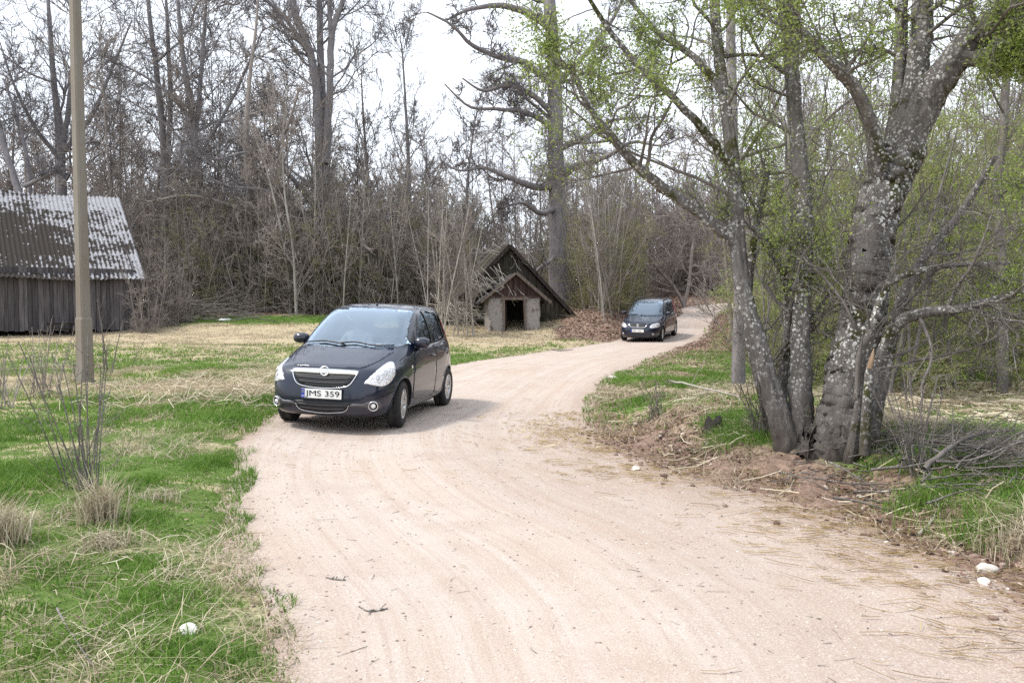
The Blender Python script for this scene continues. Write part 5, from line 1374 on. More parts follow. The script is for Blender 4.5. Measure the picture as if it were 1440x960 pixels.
hero = tree('multi_stemmed_tree', 'large old many-stemmed tree with lichen-spotted bark and fresh leaves on the bank beside the road', 'tree', H,
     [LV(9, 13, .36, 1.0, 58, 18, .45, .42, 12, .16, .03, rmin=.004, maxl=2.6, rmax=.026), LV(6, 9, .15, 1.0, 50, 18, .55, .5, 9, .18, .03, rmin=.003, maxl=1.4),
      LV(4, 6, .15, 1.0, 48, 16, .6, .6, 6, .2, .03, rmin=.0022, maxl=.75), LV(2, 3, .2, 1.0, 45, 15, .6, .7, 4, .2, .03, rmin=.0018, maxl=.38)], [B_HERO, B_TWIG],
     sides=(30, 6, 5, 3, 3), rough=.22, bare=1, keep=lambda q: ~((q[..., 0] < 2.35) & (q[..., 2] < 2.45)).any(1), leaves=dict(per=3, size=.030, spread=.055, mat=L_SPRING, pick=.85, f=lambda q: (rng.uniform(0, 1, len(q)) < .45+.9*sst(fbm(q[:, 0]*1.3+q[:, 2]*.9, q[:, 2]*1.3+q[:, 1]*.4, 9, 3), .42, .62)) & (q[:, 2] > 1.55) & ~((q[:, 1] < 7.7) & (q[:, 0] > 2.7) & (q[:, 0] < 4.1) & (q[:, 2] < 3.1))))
# broken stubs and split wood in the trunk
def woodbit(pts, r, name, mat):
    V, F = tubes(np.array([pts], float), np.array([r], float), 7); o = npmesh(name, V-np.array(hero.location), [F], mat, hero, True); return o
M_SPLIT = noisy('split_wood', (.20, .13, .08), (.36, .26, .17), 30, .9, stretch=(1, 1, .2), bmp=.5)
woodbit([P(1216, 640, 7.05), P(1218, 580, 7.05), P(1222, 530, 7.05), P(1226, 508, 7.05)], [.05, .042, .04, .036], 'broken_stub', B_HERO)
woodbit([P(1223, 518, 7.0), P(1226, 504, 6.99), P(1229, 490, 7.0)], [.026, .022, .004], 'split_end', M_SPLIT)
woodbit([P(1205, 560, 7.2), P(1208, 500, 7.1), P(1214, 470, 7.05)], [.03, .022, .003], 'split_end', B_TWIG)

# ---- forest trees: each with its own stems
def big(name, label, px, d, rest, lv, mats, n=26, extra=None, sides=(10, 5, 4, 3, 3, 3), group=None, leaves=None, forks=()):
    if d > 40: q_ = .78 if 'oak' not in name else .9; rest = [(a, b, c, r*q_) for a, b, c, r in rest]; forks = [[(a, b, c, r*q_) for a, b, c, r in f] for f in forks]
    T_ = [fromground(px, d, rest, n, .4, .06)]+[pxstem(f, 20, .10) for f in forks]
    return tree(name, label, 'tree', T_, lv, mats, group, sides, leaves, extra=extra)
LIMB = [LV(8, 11, .22, 1, 52, 14, .46, .36, 12, .15, .04, rmin=.020, maxl=6), LV(6, 9, .15, 1, 50, 16, .55, .5, 9, .16, .04, rmin=.014, maxl=3.6), LV(4, 6, .15, 1, 45, 15, .62, .6, 6, .15, .04, rmin=.010, maxl=2.2), LV(2, 4, .1, 1, 42, 15, .7, .7, 4, .15, .04, rmin=.008, maxl=1.4)]
GNARL = [LV(7, 10, .12, 1, 60, 16, .34, .35, 12, .24, .02, rmin=.020, maxl=4), LV(7, 10, .12, 1, 55, 18, .55, .5, 10, .26, .02, rmin=.016, maxl=2.8), LV(4, 6, .15, 1, 50, 16, .6, .6, 7, .24, .03, rmin=.010, maxl=2.0), LV(2, 4, .1, 1, 45, 15, .7, .7, 4, .18, .03, rmin=.008, maxl=1.3)]
UPR = [LV(16, 20, .16, .97, 34, 9, .34, .32, 10, .10, .10, rmin=.016, maxl=4.5), LV(6, 8, .15, 1, 38, 12, .5, .5, 7, .13, .07, rmin=.012, maxl=2.4), LV(4, 5, .15, 1, 40, 12, .55, .6, 5, .15, .05, rmin=.010, maxl=1.3), LV(2, 3, .15, 1, 40, 12, .55, .6, 3, .15, .05, rmin=.009, maxl=.7)]
big('oak_tree', 'massive gnarled oak rising behind the cellar, limbs reaching over its roof', 788, 44, [(785, 400, 44, .60), (784, 330, 44, .55), (783, 250, 44, .52), (781, 160, 44.2, .48), (778, 80, 44.4, .45), (772, 0, 44.6, .40), (765, -120, 45, .28), (760, -260, 45, .12)],
    GNARL, [B_OAK, B_OAK], forks=[
     [(778, 45, 44.3, .26), (745, 20, 43.5, .22), (705, 8, 42.5, .16), (660, 14, 41.5, .10), (625, 30, 41, .05)],
     [(778, 120, 44.2, .24), (740, 90, 43, .19), (700, 80, 42, .15), (662, 62, 41, .12), (635, 35, 40.3, .08), (600, 17, 39.8, .04)],
     [(780, 165, 44, .20), (755, 138, 43.4, .16), (715, 120, 42.8, .13), (680, 128, 42, .08), (650, 110, 41.5, .04)],
     [(782, 185, 44, .20), (745, 160, 43.5, .15), (704, 154, 43, .11), (660, 150, 42.4, .08), (625, 118, 42, .04)],
     [(783, 262, 44, .24), (752, 262, 43.2, .20), (716, 250, 42.3, .15), (680, 236, 41.5, .10), (645, 240, 41, .06), (620, 225, 40.5, .03)],
     [(784, 250, 44, .26), (815, 232, 43.2, .21), (850, 222, 42, .15), (890, 200, 41, .10), (930, 205, 40, .06), (965, 190, 39.5, .03)],
     [(782, 210, 44, .20), (820, 195, 44, .15), (860, 170, 43.5, .10), (905, 165, 43, .05)],
     [(780, 120, 44, .22), (820, 80, 44.5, .17), (860, 30, 45, .12), (890, -30, 45.5, .07)],
     [(784, 290, 44, .20), (760, 300, 42.6, .15), (735, 285, 41.6, .10), (700, 295, 40.8, .05)]])
big('ash_tree', 'tall bare tree of three smooth trunks, behind the wood edge above the blue car', 452, 47, [(455, 400, 47, .46), (452, 320, 47, .40), (450, 240, 47, .36), (447, 150, 47, .34), (438, 80, 47.2, .31), (415, 20, 47.5, .29), (408, -40, 47.8, .24), (400, -160, 48, .12)],
    LIMB, [B_GREY, B_GREY], forks=[
     [(456, 260, 47, .34), (455, 160, 47.4, .30), (450, 60, 47.8, .26), (449, -30, 48, .20), (452, -150, 48.3, .10)],
     [(458, 230, 46.8, .30), (464, 130, 46.6, .26), (466, 50, 46.4, .24), (482, 0, 46.2, .17), (500, -90, 46, .08)],
     [(466, 55, 46.4, .2), (462, 0, 46.3, .15), (456, -80, 46.2, .08)],
     [(437, 80, 47.2, .2), (400, 25, 47, .16), (372, 0, 46.8, .13), (330, -25, 46.5, .08)],
     [(452, 330, 46.8, .24), (412, 290, 45.6, .19), (372, 268, 44.6, .15), (320, 262, 43.5, .10), (275, 238, 42.6, .05)],
     [(450, 300, 46.9, .20), (400, 240, 45.6, .16), (350, 215, 44.6, .12), (300, 225, 43.6, .07), (262, 205, 43, .04)]])
big('linden_tree', 'broad bare tree standing behind the barn roof, left of the pole', 88, 50, [(86, 300, 50, .40), (86, 240, 50, .36), (84, 190, 50, .32), (76, 120, 50, .24), (70, 40, 50, .18), (66, -40, 50, .10)], LIMB, [B_GREY, B_GREY],
    forks=[[(86, 210, 50, .26), (98, 140, 50, .19), (104, 60, 50.3, .14), (112, -40, 50.6, .08)], [(85, 225, 50, .2), (50, 180, 49, .15), (20, 120, 48.5, .10), (0, 60, 48, .05)], [(88, 215, 50, .2), (130, 160, 49, .15), (160, 90, 48.5, .10), (185, 30, 48, .05)]])
big('linden_tree', 'slanting bare tree at the left end of the barn ridge', 20, 46, [(30, 300, 46, .28), (20, 250, 46, .24), (4, 200, 46, .2), (-6, 150, 46, .16), (-20, 60, 46, .1)], LIMB, [B_GREY, B_GREY],
    forks=[[(34, 262, 46, .16), (60, 250, 45.6, .13), (80, 240, 45, .08)], [(44, 300, 47, .2), (38, 225, 47, .15), (22, 160, 47, .11), (4, 110, 47, .06)]])
big('linden_tree', 'bare tree with a pair of straight stems just right of the pole', 232, 49, [(232, 300, 49, .30), (230, 200, 49, .26), (220, 100, 49, .22), (210, 20, 49, .17), (203, -90, 49, .09)], LIMB, [B_GREY, B_GREY],
    forks=[[(233, 240, 49, .22), (240, 150, 49, .18), (236, 60, 49.4, .14), (232, -40, 49.8, .08)]])
big('linden_tree', 'bare many-forked tree midway between the pole and the three-trunked tree', 276, 48, [(276, 320, 48, .34), (275, 240, 48, .30), (270, 160, 48, .26), (257, 80, 48, .2), (250, 0, 48, .14), (244, -80, 48, .07)], LIMB, [B_GREY, B_GREY],
    forks=[[(273, 200, 48, .2), (282, 120, 48.3, .16), (288, 30, 48.6, .12), (296, -60, 49, .06)], [(270, 170, 48, .16), (235, 130, 47.3, .12), (190, 100, 46.6, .08), (150, 85, 46, .04)], [(276, 220, 48, .16), (310, 170, 47.6, .12), (345, 100, 47.2, .09), (370, 40, 47, .04)]])
big('linden_tree', 'bare dark tree with low sweeping limbs, left of the three-trunked tree', 345, 45, [(345, 360, 45, .26), (350, 280, 45, .24), (346, 200, 45, .2), (350, 120, 45, .15), (360, 40, 45, .1), (365, -40, 45, .05)], GNARL, [B_BROWN, B_BROWN],
    forks=[[(348, 300, 45, .18), (310, 285, 44, .14), (260, 275, 43, .1), (210, 285, 42, .05)], [(350, 250, 45, .16), (395, 200, 44.5, .12), (420, 130, 44, .07)]])
big('aspen_tree', 'slender bare tree with upswept branches against the open sky, right of the three-trunked tree', 577, 52, [(577, 380, 52, .22), (576, 300, 52, .20), (574, 220, 52, .16), (570, 140, 52, .11), (566, 80, 52, .07), (562, 45, 52, .03)], UPR, [B_GREY, B_GREY])
big('aspen_tree', 'slender bare tree close left of the one standing against the open sky', 520, 50, [(520, 380, 50, .18), (519, 300, 50, .16), (515, 220, 50, .12), (510, 150, 50, .08), (508, 95, 50, .03)], UPR, [B_BROWN, B_BROWN])
big('aspen_tree', 'bare tree with a crooked top just left of the oak', 652, 54, [(650, 380, 54, .16), (655, 300, 54, .14), (660, 230, 54, .10), (668, 170, 54, .05)], UPR, [B_GREY, B_GREY])
big('birch_tree', 'bare tree with pale bark rising in front of the three-trunked tree', 408, 42, [(408, 420, 42, .10), (400, 350, 42, .09), (388, 290, 42.3, .075), (372, 230, 42.6, .055), (350, 170, 43, .03)], UPR, [B_PALE, B_BROWN])
big('birch_tree', 'straight pale stem beside the leaning pale one above the blue car roof', 418, 41, [(416, 425, 41, .09), (412, 350, 41, .08), (400, 270, 41.2, .065), (398, 190, 41.4, .05), (405, 120, 41.6, .03)], UPR, [B_PALE, B_BROWN])
big('maple_tree', 'grey trunk rising straight behind the leaning left stem of the big tree', 1040, 14.5, [(1040, 400, 14.5, .105), (1036, 300, 14.5, .10), (1030, 180, 14.6, .095), (1028, 60, 14.8, .09), (1026, -60, 15, .07)],
    [LV(8, 11, .35, 1, 55, 16, .4, .4, 11, .16, .04, rmin=.006, maxl=3), LV(5, 7, .15, 1, 50, 16, .5, .5, 8, .18, .03, rmin=.004, maxl=1.8), LV(4, 5, .15, 1, 45, 16, .55, .6, 5, .18, .03, rmin=.003, maxl=.9), LV(2, 3, .15, 1, 45, 16, .55, .6, 4, .18, .03, rmin=.003, maxl=.5)], [B_OAK, B_TWIG],
    leaves=dict(per=2, size=.055, spread=.06, mat=L_SPRING, pick=.5))
big('maple_tree', 'thin dark trunk seen between the two left stems of the big tree', 1112, 12.5, [(1110, 400, 12.5, .085), (1108, 300, 12.5, .08), (1112, 180, 12.6, .075), (1118, 60, 12.8, .07), (1122, -60, 13, .05)],
    [LV(8, 10, .35, 1, 55, 16, .4, .4, 11, .16, .04, rmin=.006, maxl=2.4), LV(5, 7, .15, 1, 50, 16, .5, .5, 8, .18, .03, rmin=.004, maxl=1.4), LV(3, 5, .15, 1, 45, 16, .55, .6, 5, .18, .03, rmin=.003, maxl=.8)], [B_TWIG, B_TWIG],
    leaves=dict(per=2, size=.05, spread=.06, mat=L_SPRING, pick=.5))
big('maple_tree', 'dark upright trunk at the far right edge, behind the big tree', 1412, 15, [(1410, 400, 15, .085), (1404, 280, 15, .08), (1412, 160, 15, .075), (1419, 40, 15, .07), (1420, -80, 15, .05)],
    [LV(9, 12, .25, 1, 60, 16, .4, .4, 11, .16, .02, rmin=.006, maxl=3), LV(5, 7, .15, 1, 50, 16, .5, .5, 8, .18, .03, rmin=.004, maxl=1.6), LV(4, 5, .15, 1, 45, 16, .55, .6, 5, .18, .03, rmin=.003, maxl=.9), LV(2, 3, .15, 1, 45, 16, .55, .6, 4, .18, .03, rmin=.003, maxl=.5)], [B_TWIG, B_TWIG],
    leaves=dict(per=2, size=.055, spread=.06, mat=L_SPRING, pick=.5))
big('willow_tree', 'dark leaning tree forked low, beyond the far bend of the road', 965, 50, [(960, 425, 50, .16), (945, 400, 50, .14), (925, 378, 49.6, .11), (905, 350, 49, .08), (885, 320, 48.6, .04)], LIMB, [B_BROWN, B_BROWN],
    forks=[[(962, 430, 50, .14), (970, 390, 50, .12), (975, 340, 50, .1), (985, 280, 50, .05)]])

# ---- copies: wood trees, saplings and budding bushes
def proto(name, kind, seed):
    """a tree around the origin: root + trunk + crown (+ leaves)"""
    global rng; keep_ = rng; rng = np.random.default_rng(seed)
    g = rng
    if kind == 'wood':
        Hh = g.uniform(10, 15); r = g.uniform(.06, .13); b = g.normal(0, .9, 2)
        T_ = [stem([(0, 0, -.5, r*1.2), (0, 0, 0, r*1.1), (b[0]*.3, b[1]*.3, Hh*.3, r*.9), (b[0]*.7, b[1]*.7, Hh*.65, r*.6), (b[0], b[1], Hh, r*.12)], 18, .05)]
        lv = [LV(22, 28, .12, .97, 44, 14, .32, .34, 9, .17, .05, rmin=.018, maxl=4), LV(6, 8, .12, 1, 42, 15, .58, .5, 6, .16, .05, rmin=.013, maxl=2.6), LV(4, 5, .15, 1, 38, 13, .65, .6, 4, .15, .04, rmin=.010, maxl=1.7), LV(1, 3, .15, 1, 36, 13, .7, .7, 3, .15, .04, rmin=.008, maxl=1.1)]
        mats = [B_BROWN, B_BROWN] if seed % 2 else [B_GREY, B_BROWN]; lf = None; sd = (7, 4, 3, 3)
    elif kind == 'sapling':
        Hh = g.uniform(5, 7.5); r = g.uniform(.028, .045); b = g.normal(0, .6, 2)
        T_ = [stem([(0, 0, -.3, r*1.1), (0, 0, 0, r), (b[0]*.3, b[1]*.3, Hh*.35, r*.85), (b[0]*.7, b[1]*.7, Hh*.7, r*.55), (b[0], b[1], Hh, r*.15)], 14, .05)]
        lv = [LV(14, 18, .28, .97, 32, 10, .24, .35, 7, .12, .07, rmin=.010, maxl=1.6), LV(4, 6, .15, 1, 40, 12, .5, .6, 4, .15, .05, rmin=.008, maxl=.8)]
        mats = [B_PALE, B_BROWN]; lf = None; sd = (6, 3, 3)
    elif kind == 'thicket':
        T_ = []
        for k in range(10):
            a = g.uniform(0, 6.28); sp = g.uniform(.3, 2.0); Hh = g.uniform(2.8, 7.2); r = g.uniform(.016, .036); x0, y0 = g.normal(0, .5, 2)
            T_.append(stem([(x0, y0, -.2, r), (x0, y0, 0, r), (x0+cos(a)*sp*.4, y0+sin(a)*sp*.4, Hh*.45, r*.8), (x0+cos(a)*sp, y0+sin(a)*sp, Hh, r*.25)], 9, .1))
        lv = [LV(12, 16, .12, .97, 44, 15, .30, .45, 6, .2, .04, rmin=.011, maxl=1.9), LV(5, 7, .15, 1, 42, 14, .5, .6, 4, .2, .04, rmin=.009, maxl=1.0), LV(2, 3, .15, 1, 42, 14, .5, .6, 3, .2, .04, rmin=.008, maxl=.5)]
        mats = [B_BROWN, B_BROWN]; lf = None; sd = (4, 3, 3)
    elif kind == 'budding':
        T_ = []
        for k in range(9):
            a = g.uniform(0, 6.28); sp = g.uniform(.3, 1.9); Hh = g.uniform(2.4, 6.4); r = g.uniform(.014, .028); x0, y0 = g.normal(0, .4, 2)
            T_.append(stem([(x0, y0, -.2, r), (x0, y0, 0, r), (x0+cos(a)*sp*.4, y0+sin(a)*sp*.4, Hh*.45, r*.8), (x0+cos(a)*sp, y0+sin(a)*sp, Hh, r*.25)], 9, .1))
        lv = [LV(9, 12, .12, .97, 45, 15, .34, .45, 6, .2, .03, rmin=.006, maxl=1.6), LV(5, 7, .15, 1, 42, 14, .5, .6, 4, .2, .03, rmin=.004, maxl=.8)]
        mats = [B_BROWN, B_OLIVE]; lf = dict(per=2, size=.06, spread=.08, mat=L_BUD, pick=.8); sd = (4, 3, 3)
    elif kind == 'leafing':
        T_ = []
        for k in range(5):
            a = g.uniform(0, 6.28); sp = g.uniform(.3, 1.8); Hh = g.uniform(3.5, 7); r = g.uniform(.02, .045); x0, y0 = g.normal(0, .4, 2)
            T_.append(stem([(x0, y0, -.2, r), (x0, y0, 0, r), (x0+cos(a)*sp*.4, y0+sin(a)*sp*.4, Hh*.45, r*.8), (x0+cos(a)*sp, y0+sin(a)*sp, Hh, r*.25)], 10, .1))
        lv = [LV(10, 13, .12, .97, 48, 15, .34, .45, 7, .2, .02, rmin=.006, maxl=2.0), LV(5, 7, .15, 1, 44, 14, .5, .6, 5, .2, .03, rmin=.004, maxl=1.0), LV(3, 4, .15, 1, 44, 14, .5, .6, 3, .2, .03, rmin=.003, maxl=.5)]
        mats = [B_TWIG, B_OLIVE]; lf = dict(per=2, size=.05, spread=.06, mat=L_SPRING, pick=.95); sd = (5, 3, 3, 3)
    o = tree(name, None, None, T_, lv, mats, None, sd, lf, loc=(0, 0, 0))
    rng = keep_
    return o
used_first = set()
def copy_tree(src, name, x, y, rz, sc, label, cat_, group, z=None):
    if src.name not in used_first and not src.get('placed'):
        c = src; c['placed'] = 1; kids = None
    else:
        c = src.copy(); C.objects.link(c)
        for ch in list(src.children):
            q = ch.copy(); C.objects.link(q); q.parent = c
    c.location = (x, y, (groundz(x, y) if z is None else z)-.05); c.rotation_euler = (0, 0, rz); c.scale = (sc, sc, sc*R.uniform(.9, 1.15))
    c['label'] = label; c['category'] = cat_; c['group'] = group
    return c
PW_ = [proto('wood_tree', 'wood', 100+i) for i in range(7)]
PS_ = [proto('sapling', 'sapling', 200+i) for i in range(5)]
PT_ = [proto('thicket_shrub', 'thicket', 300+i) for i in range(5)]
PB_ = [proto('budding_shrub', 'budding', 400+i) for i in range(4)]
PL_ = [proto('leafing_shrub', 'leafing', 500+i) for i in range(4)]
def ok_spot(x, y, clear=1.2):
    rf = roadfield(np.array([x]), np.array([y]))
    if rf[2][0] < clear: return False
    if abs(x-HUT[0]) < 3.6 and HUT[1]-1.5 < y < HUT[1]+8.2: return False
    # barn footprint
    dx, dy = x+16.3, y-35.0; u = dx*cos(radians(36))+dy*sin(radians(36)); v = -dx*sin(radians(36))+dy*cos(radians(36))
    if -16.5 < u < 1.2 and -1.5 < v < 11.2: return False
    return True
def scatter(protos, n, pxlo, pxhi, dlo, dhi, label, cat_, group, scl=(.85, 1.2), clear=1.5, mind=1.0, dpow=1.0):
    pts = []; tries = 0; nm = protos[0].name.split('.')[0]
    while len(pts) < n and tries < n*60:
        tries += 1; d = dlo+(dhi-dlo)*R.random()**dpow; px = R.uniform(pxlo, pxhi); x = (px-720)/FPX*d; y = d
        if not ok_spot(x, y, clear): continue
        if any((x-a)**2+(y-b)**2 < mind*mind for a, b in pts): continue
        pts.append((x, y)); copy_tree(R.choice(protos), nm, x, y, R.uniform(0, 6.28), R.uniform(*scl), label, cat_, group)
scatter(PW_, 26, 150, 470, 45, 66, 'bare tree in the dense wood between the barn and the cellar', 'tree', 'wood trees between barn and cellar', mind=1.6, scl=(.75, 1.1))
scatter(PW_, 16, 470, 690, 47, 64, 'lower bare tree in the wood behind the left side of the cellar', 'tree', 'lower wood trees behind the cellar', mind=1.6, scl=(.5, .72))
scatter(PW_, 10, -60, 190, 52, 68, 'bare tree in the wood behind the barn', 'tree', 'wood trees behind the barn', mind=2)
scatter(PW_, 22, 700, 1010, 52, 74, 'bare tree in the wood beyond the cellar and the far bend', 'tree', 'wood trees beyond the far bend', mind=2, scl=(.6, .95), clear=3)
scatter(PW_, 30, 1030, 1500, 27, 55, 'bare tree in the wood behind the meadow on the right', 'tree', 'wood trees behind the right meadow', mind=2, scl=(.6, 1.0))
scatter(PT_, 60, 190, 640, 42.5, 56, 'bare brown shrub in the undergrowth left of the cellar', 'shrub', 'undergrowth left of the cellar', mind=.9, dpow=1.5)
scatter(PT_, 22, 800, 1010, 40, 66, 'bare brown shrub along the far stretch of the road', 'shrub', 'undergrowth along the far road', clear=3.0, mind=1.0)
scatter(PT_, 20, 1085, 1540, 22, 36, 'bare brown shrub at the wood edge behind the right meadow', 'shrub', 'undergrowth behind the right meadow', mind=1.0, scl=(.6, 1.0))
scatter(PB_, 44, 270, 660, 42, 50, 'olive budding shrub at the wood edge left of the cellar', 'shrub', 'budding shrubs left of the cellar', mind=1.0)
scatter(PB_, 20, 755, 880, 38, 50, 'olive budding shrub behind and right of the cellar', 'shrub', 'budding shrubs right of the cellar', mind=.8, clear=1.5)
scatter(PB_, 22, 1085, 1540, 20, 32, 'olive budding shrub behind the right meadow', 'shrub', 'budding shrubs behind the right meadow', mind=1.0, scl=(.7, 1.1))
scatter(PL_, 20, 1075, 1540, 14.5, 21, 'leafing shrub with fresh green leaves behind the big tree', 'shrub', 'leafing shrubs behind the big tree', mind=1.1, scl=(.75, 1.05))
scatter(PL_, 22, 1085, 1540, 21, 32, 'leafing shrub farther back on the right meadow edge', 'shrub', 'leafing shrubs at the meadow edge', mind=1.5, scl=(.8, 1.1))
for k in range(13):
    x_, y_ = R.uniform(-3.7, -1.5), R.uniform(33.9, 35.4)
    copy_tree(R.choice(PS_), 'sapling', x_, y_, R.uniform(0, 6.28), R.uniform(.65, 1.0), 'thin pale sapling in the clump in front of the left roof of the cellar', 'sapling', 'pale saplings left of the cellar porch')
#XX(PS_, 16, 612, 690, 35.2, 39, 'thin pale sapling in the clump in front of the left roof of the cellar', 'sapling', 'pale saplings left of the cellar porch', mind=.25, clear=.8)
scatter(PS_, 14, 752, 865, 36.5, 42, 'thin pale sapling on the leafy slope right of the cellar', 'sapling', 'pale saplings right of the cellar', mind=.4, clear=1.2)
scatter(PS_, 26, 440, 640, 41, 46, 'thin pale sapling at the wood edge between the blue car and the cellar', 'sapling', 'pale saplings at the wood edge', mind=.5)
scatter(PS_, 22, 200, 440, 42, 48, 'thin pale sapling at the wood edge right of the barn', 'sapling', 'pale saplings right of the barn', mind=.6, scl=(.7, 1))
for px_, d_ in ((205, 34.2), (232, 36.5), (250, 38)):
    q_ = foot(px_, d_); copy_tree(R.choice(PT_), 'thicket_shrub', q_[0], q_[1], R.uniform(0, 6.28), .5, 'bare brown shrub growing against the right-hand end of the barn', 'shrub', 'shrubs at the barn end')
# far wood: one mass nobody could count
def farwood():
    n = 1500; a = rng.uniform(-1.0, 1.0, n); d = rng.uniform(72, 120, n); x = np.sin(a)*d; y = np.cos(a)*d
    z = lz(x, y); Hh = rng.uniform(6, 12, n)*np.where(np.abs(x/y+.03) < .09, .62, 1); r = rng.uniform(.05, .12, n)
    Pn, Rd = walk(np.stack([x, y, z-.3], 1), np.tile([0, 0, 1.], (n, 1)), Hh, r, r*.2, 6, .06, .3)
    c1_ = sprout(Pn, Rd, 10, 13, .12, .97, 42, 12, .30, .4, 5, .15, .06, rmin=.030); c2_ = sprout(*c1_, 5, 6, .1, 1, 42, 14, .5, .6, 3, .2, .04, rmin=.024)
    V, F = tube_list([(Pn, Rd), c1_, c2_], [4, 3, 3]); o = npmesh('far_wood', V, [F], B_BROWN, None, True)
    tag(o, 'bare brown wood closing the view far behind the nearer trees', 'wood', kind='stuff')
farwood()

# ---- shrubs and stalks left foreground
def shrub(name, label, px, py, stems, Hh, spread, r, mats, lv, sides=(5, 3, 3), leaves=None, lean=(0, 0)):
    x, y, z = at(px, py); T_ = []
    for k in range(stems):
        a = R.uniform(0, 6.28); sp = R.uniform(.2, 1)*spread; h_ = Hh*R.uniform(.6, 1.05); x0, y0 = x+R.gauss(0, spread*.15), y+R.gauss(0, spread*.15); dx, dy = cos(a)*sp+lean[0]*h_, sin(a)*sp+lean[1]*h_
        T_.append(stem([(x0, y0, z-.05, r), (x0, y0, z, r), (x0+dx*.4, y0+dy*.4, z+h_*.45, r*.75), (x0+dx, y0+dy, z+h_, r*.3)], 10, .15))
    return tree(name, label, 'shrub', T_, lv, mats, None, sides, leaves)
SHL = [LV(3, 5, .3, .95, 35, 12, .35, .55, 6, .12, .05, rmin=.0022), LV(1, 3, .2, 1, 38, 12, .5, .6, 4, .15, .04, rmin=.0016)]
shrub('bare_shrub', 'bare dark-stemmed shrub rising from the grass in front of the pole', 118, 690, 16, 1.25, .42, .0058, [B_TWIG, B_TWIG], SHL)
shrub('bare_shrub', 'bare twiggy shrub left of the pole before the barn', 62, 560, 14, 1.25, .6, .008, [B_BROWN, B_BROWN], SHL)
shrub('bare_shrub', 'dark twisted little shrub just right of the foot of the pole', 150, 525, 3, 1.75, .35, .016, [B_TWIG, B_TWIG], SHL)
shrub('bare_shrub', 'single thin bare stem leaning right, well right of the pole', 188, 517, 1, 1.0, .5, .009, [B_TWIG, B_TWIG], SHL, lean=(.35, 0))
shrub('bare_shrub', 'loose bare shrub at the left edge of the picture in front of the barn', 8, 575, 9, 1.2, .6, .010, [B_BROWN, B_BROWN], SHL)
shrub('bare_shrub', 'tangled low thicket of dark twigs at the right-hand corner of the barn', 212, 455, 26, 2.0, 1.6, .016, [B_TWIG, B_TWIG], SHL)
shrub('bare_shrub', 'low twiggy shrub on the grassy point between road and big tree', 922, 590, 9, .55, .35, .005, [B_TWIG, B_TWIG], SHL)
shrub('bare_shrub', 'cluster of thin shoots round the left foot of the big tree', 1070, 612, 20, .7, .35, .006, [B_TWIG, B_TWIG], SHL)
shrub('bare_shrub', 'thin upright shoots right of the trunk above the brushwood', 1290, 665, 12, .8, .35, .006, [B_TWIG, B_TWIG], SHL)
def tussock(label, px, py, n, Hh, rad, mat=M_DRY, wd=.006, droop=1.2):
    x, y, z = at(px, py); xx = x+rng.normal(0, rad, n); yy = y+rng.normal(0, rad*.8, n)
    V, a, b = blades(xx, yy, lz(xx, yy), np.full(n, Hh), wd, .5, droop); o = npmesh('dry_tussock', V-np.array([x, y, z]), [a, b], mat, attrs={'rnd': np.repeat(rng.beta(2, 2, n), 5)}); o.location = (x, y, z)
    tag(o, label, 'grass tuft')
tussock('tall tuft of standing dry straw-coloured grass right of the bare dark shrub', 142, 735, 420, .36, .07, droop=.5)
tussock('drooping tuft of dry grass in front of the tall dry tuft', 150, 770, 260, .18, .10, droop=1.6)
tussock('tuft of standing dry grass at the left edge of the picture', 2, 760, 300, .34, .08, droop=.6)
tussock('flattened dry tuft beside the road verge, right of the tall dry tuft', 222, 700, 160, .12, .10, droop=1.8)
tussock('dry tuft spilling down the bank at the right edge', 1434, 762, 420, .24, .14, droop=1.4)
tussock('green grass tuft on the bank below the brushwood', 1290, 715, 420, .22, .13, M_GRASS, droop=.8)
tussock('wide green tuft on the bank left of the dry tuft at the right edge', 1375, 750, 520, .20, .18, M_GRASS, droop=1.0)

# ---- brushwood pile and fallen branches
def pile(name, label, px, py, n, L, rad, r, hgt, mat, cat_='brushwood', ang=0, spread=.7, squ=.6):
    x, y, z = at(px, py); s = np.stack([x+rng.normal(0, rad, n), y+rng.normal(0, rad*squ, n), np.zeros(n)], 1)
    s[:, 2] = lz(s[:, 0], s[:, 1])+hgt*rng.uniform(0, 1, n)*np.exp(-((s[:, 0]-x)/rad)**2*.5)
    a = ang+rng.normal(0, spread, n); d = np.stack([np.cos(a), np.sin(a), rng.normal(0, .12, n)], 1)
    Ls = L*rng.uniform(.4, 1.3, n); Pn, Rd = walk(s-d*(Ls[:, None]*.5), d, Ls, r*rng.uniform(.4, 1.4, n), np.full(n, r*.25), 9, .10, -.005)
    k1 = sprout(Pn, Rd, 3, 5, .2, 1, 40, 12, .4, .5, 5, .15, .02, rmin=.0022)
    g_ = lz(Pn[..., 0].ravel(), Pn[..., 1].ravel()).reshape(Pn.shape[:2]); Pn[..., 2] = np.maximum(Pn[..., 2], g_+.01)
    V, F = tube_list([(Pn, Rd), k1], [5, 3]); o = npmesh(name, V-np.array([x, y, z]), [F], mat, None, True); o.location = (x, y, z); tag(o, label, cat_, kind='stuff'); return o
pile('brushwood', 'heap of dark cut branches on the bank right of the big tree', 1395, 652, 150, .85, .55, .008, .22, B_TWIG, ang=.1, spread=.6, squ=.7)
pile('brushwood', 'thinner scatter of dark sticks behind the foot of the big tree', 1290, 628, 45, .8, .4, .007, .10, B_TWIG, ang=-.1, spread=.5)
pile('brushwood', 'heap of branches and old timber on the slope right of the cellar', 840, 415, 60, 1.8, .7, .03, .9, B_BROWN, spread=1.2)
pile('brushwood', 'dark tangle of fallen branches between the barn and the lawn', 262, 447, 110, 3.0, 2.0, .03, 1.0, B_TWIG, spread=.7)
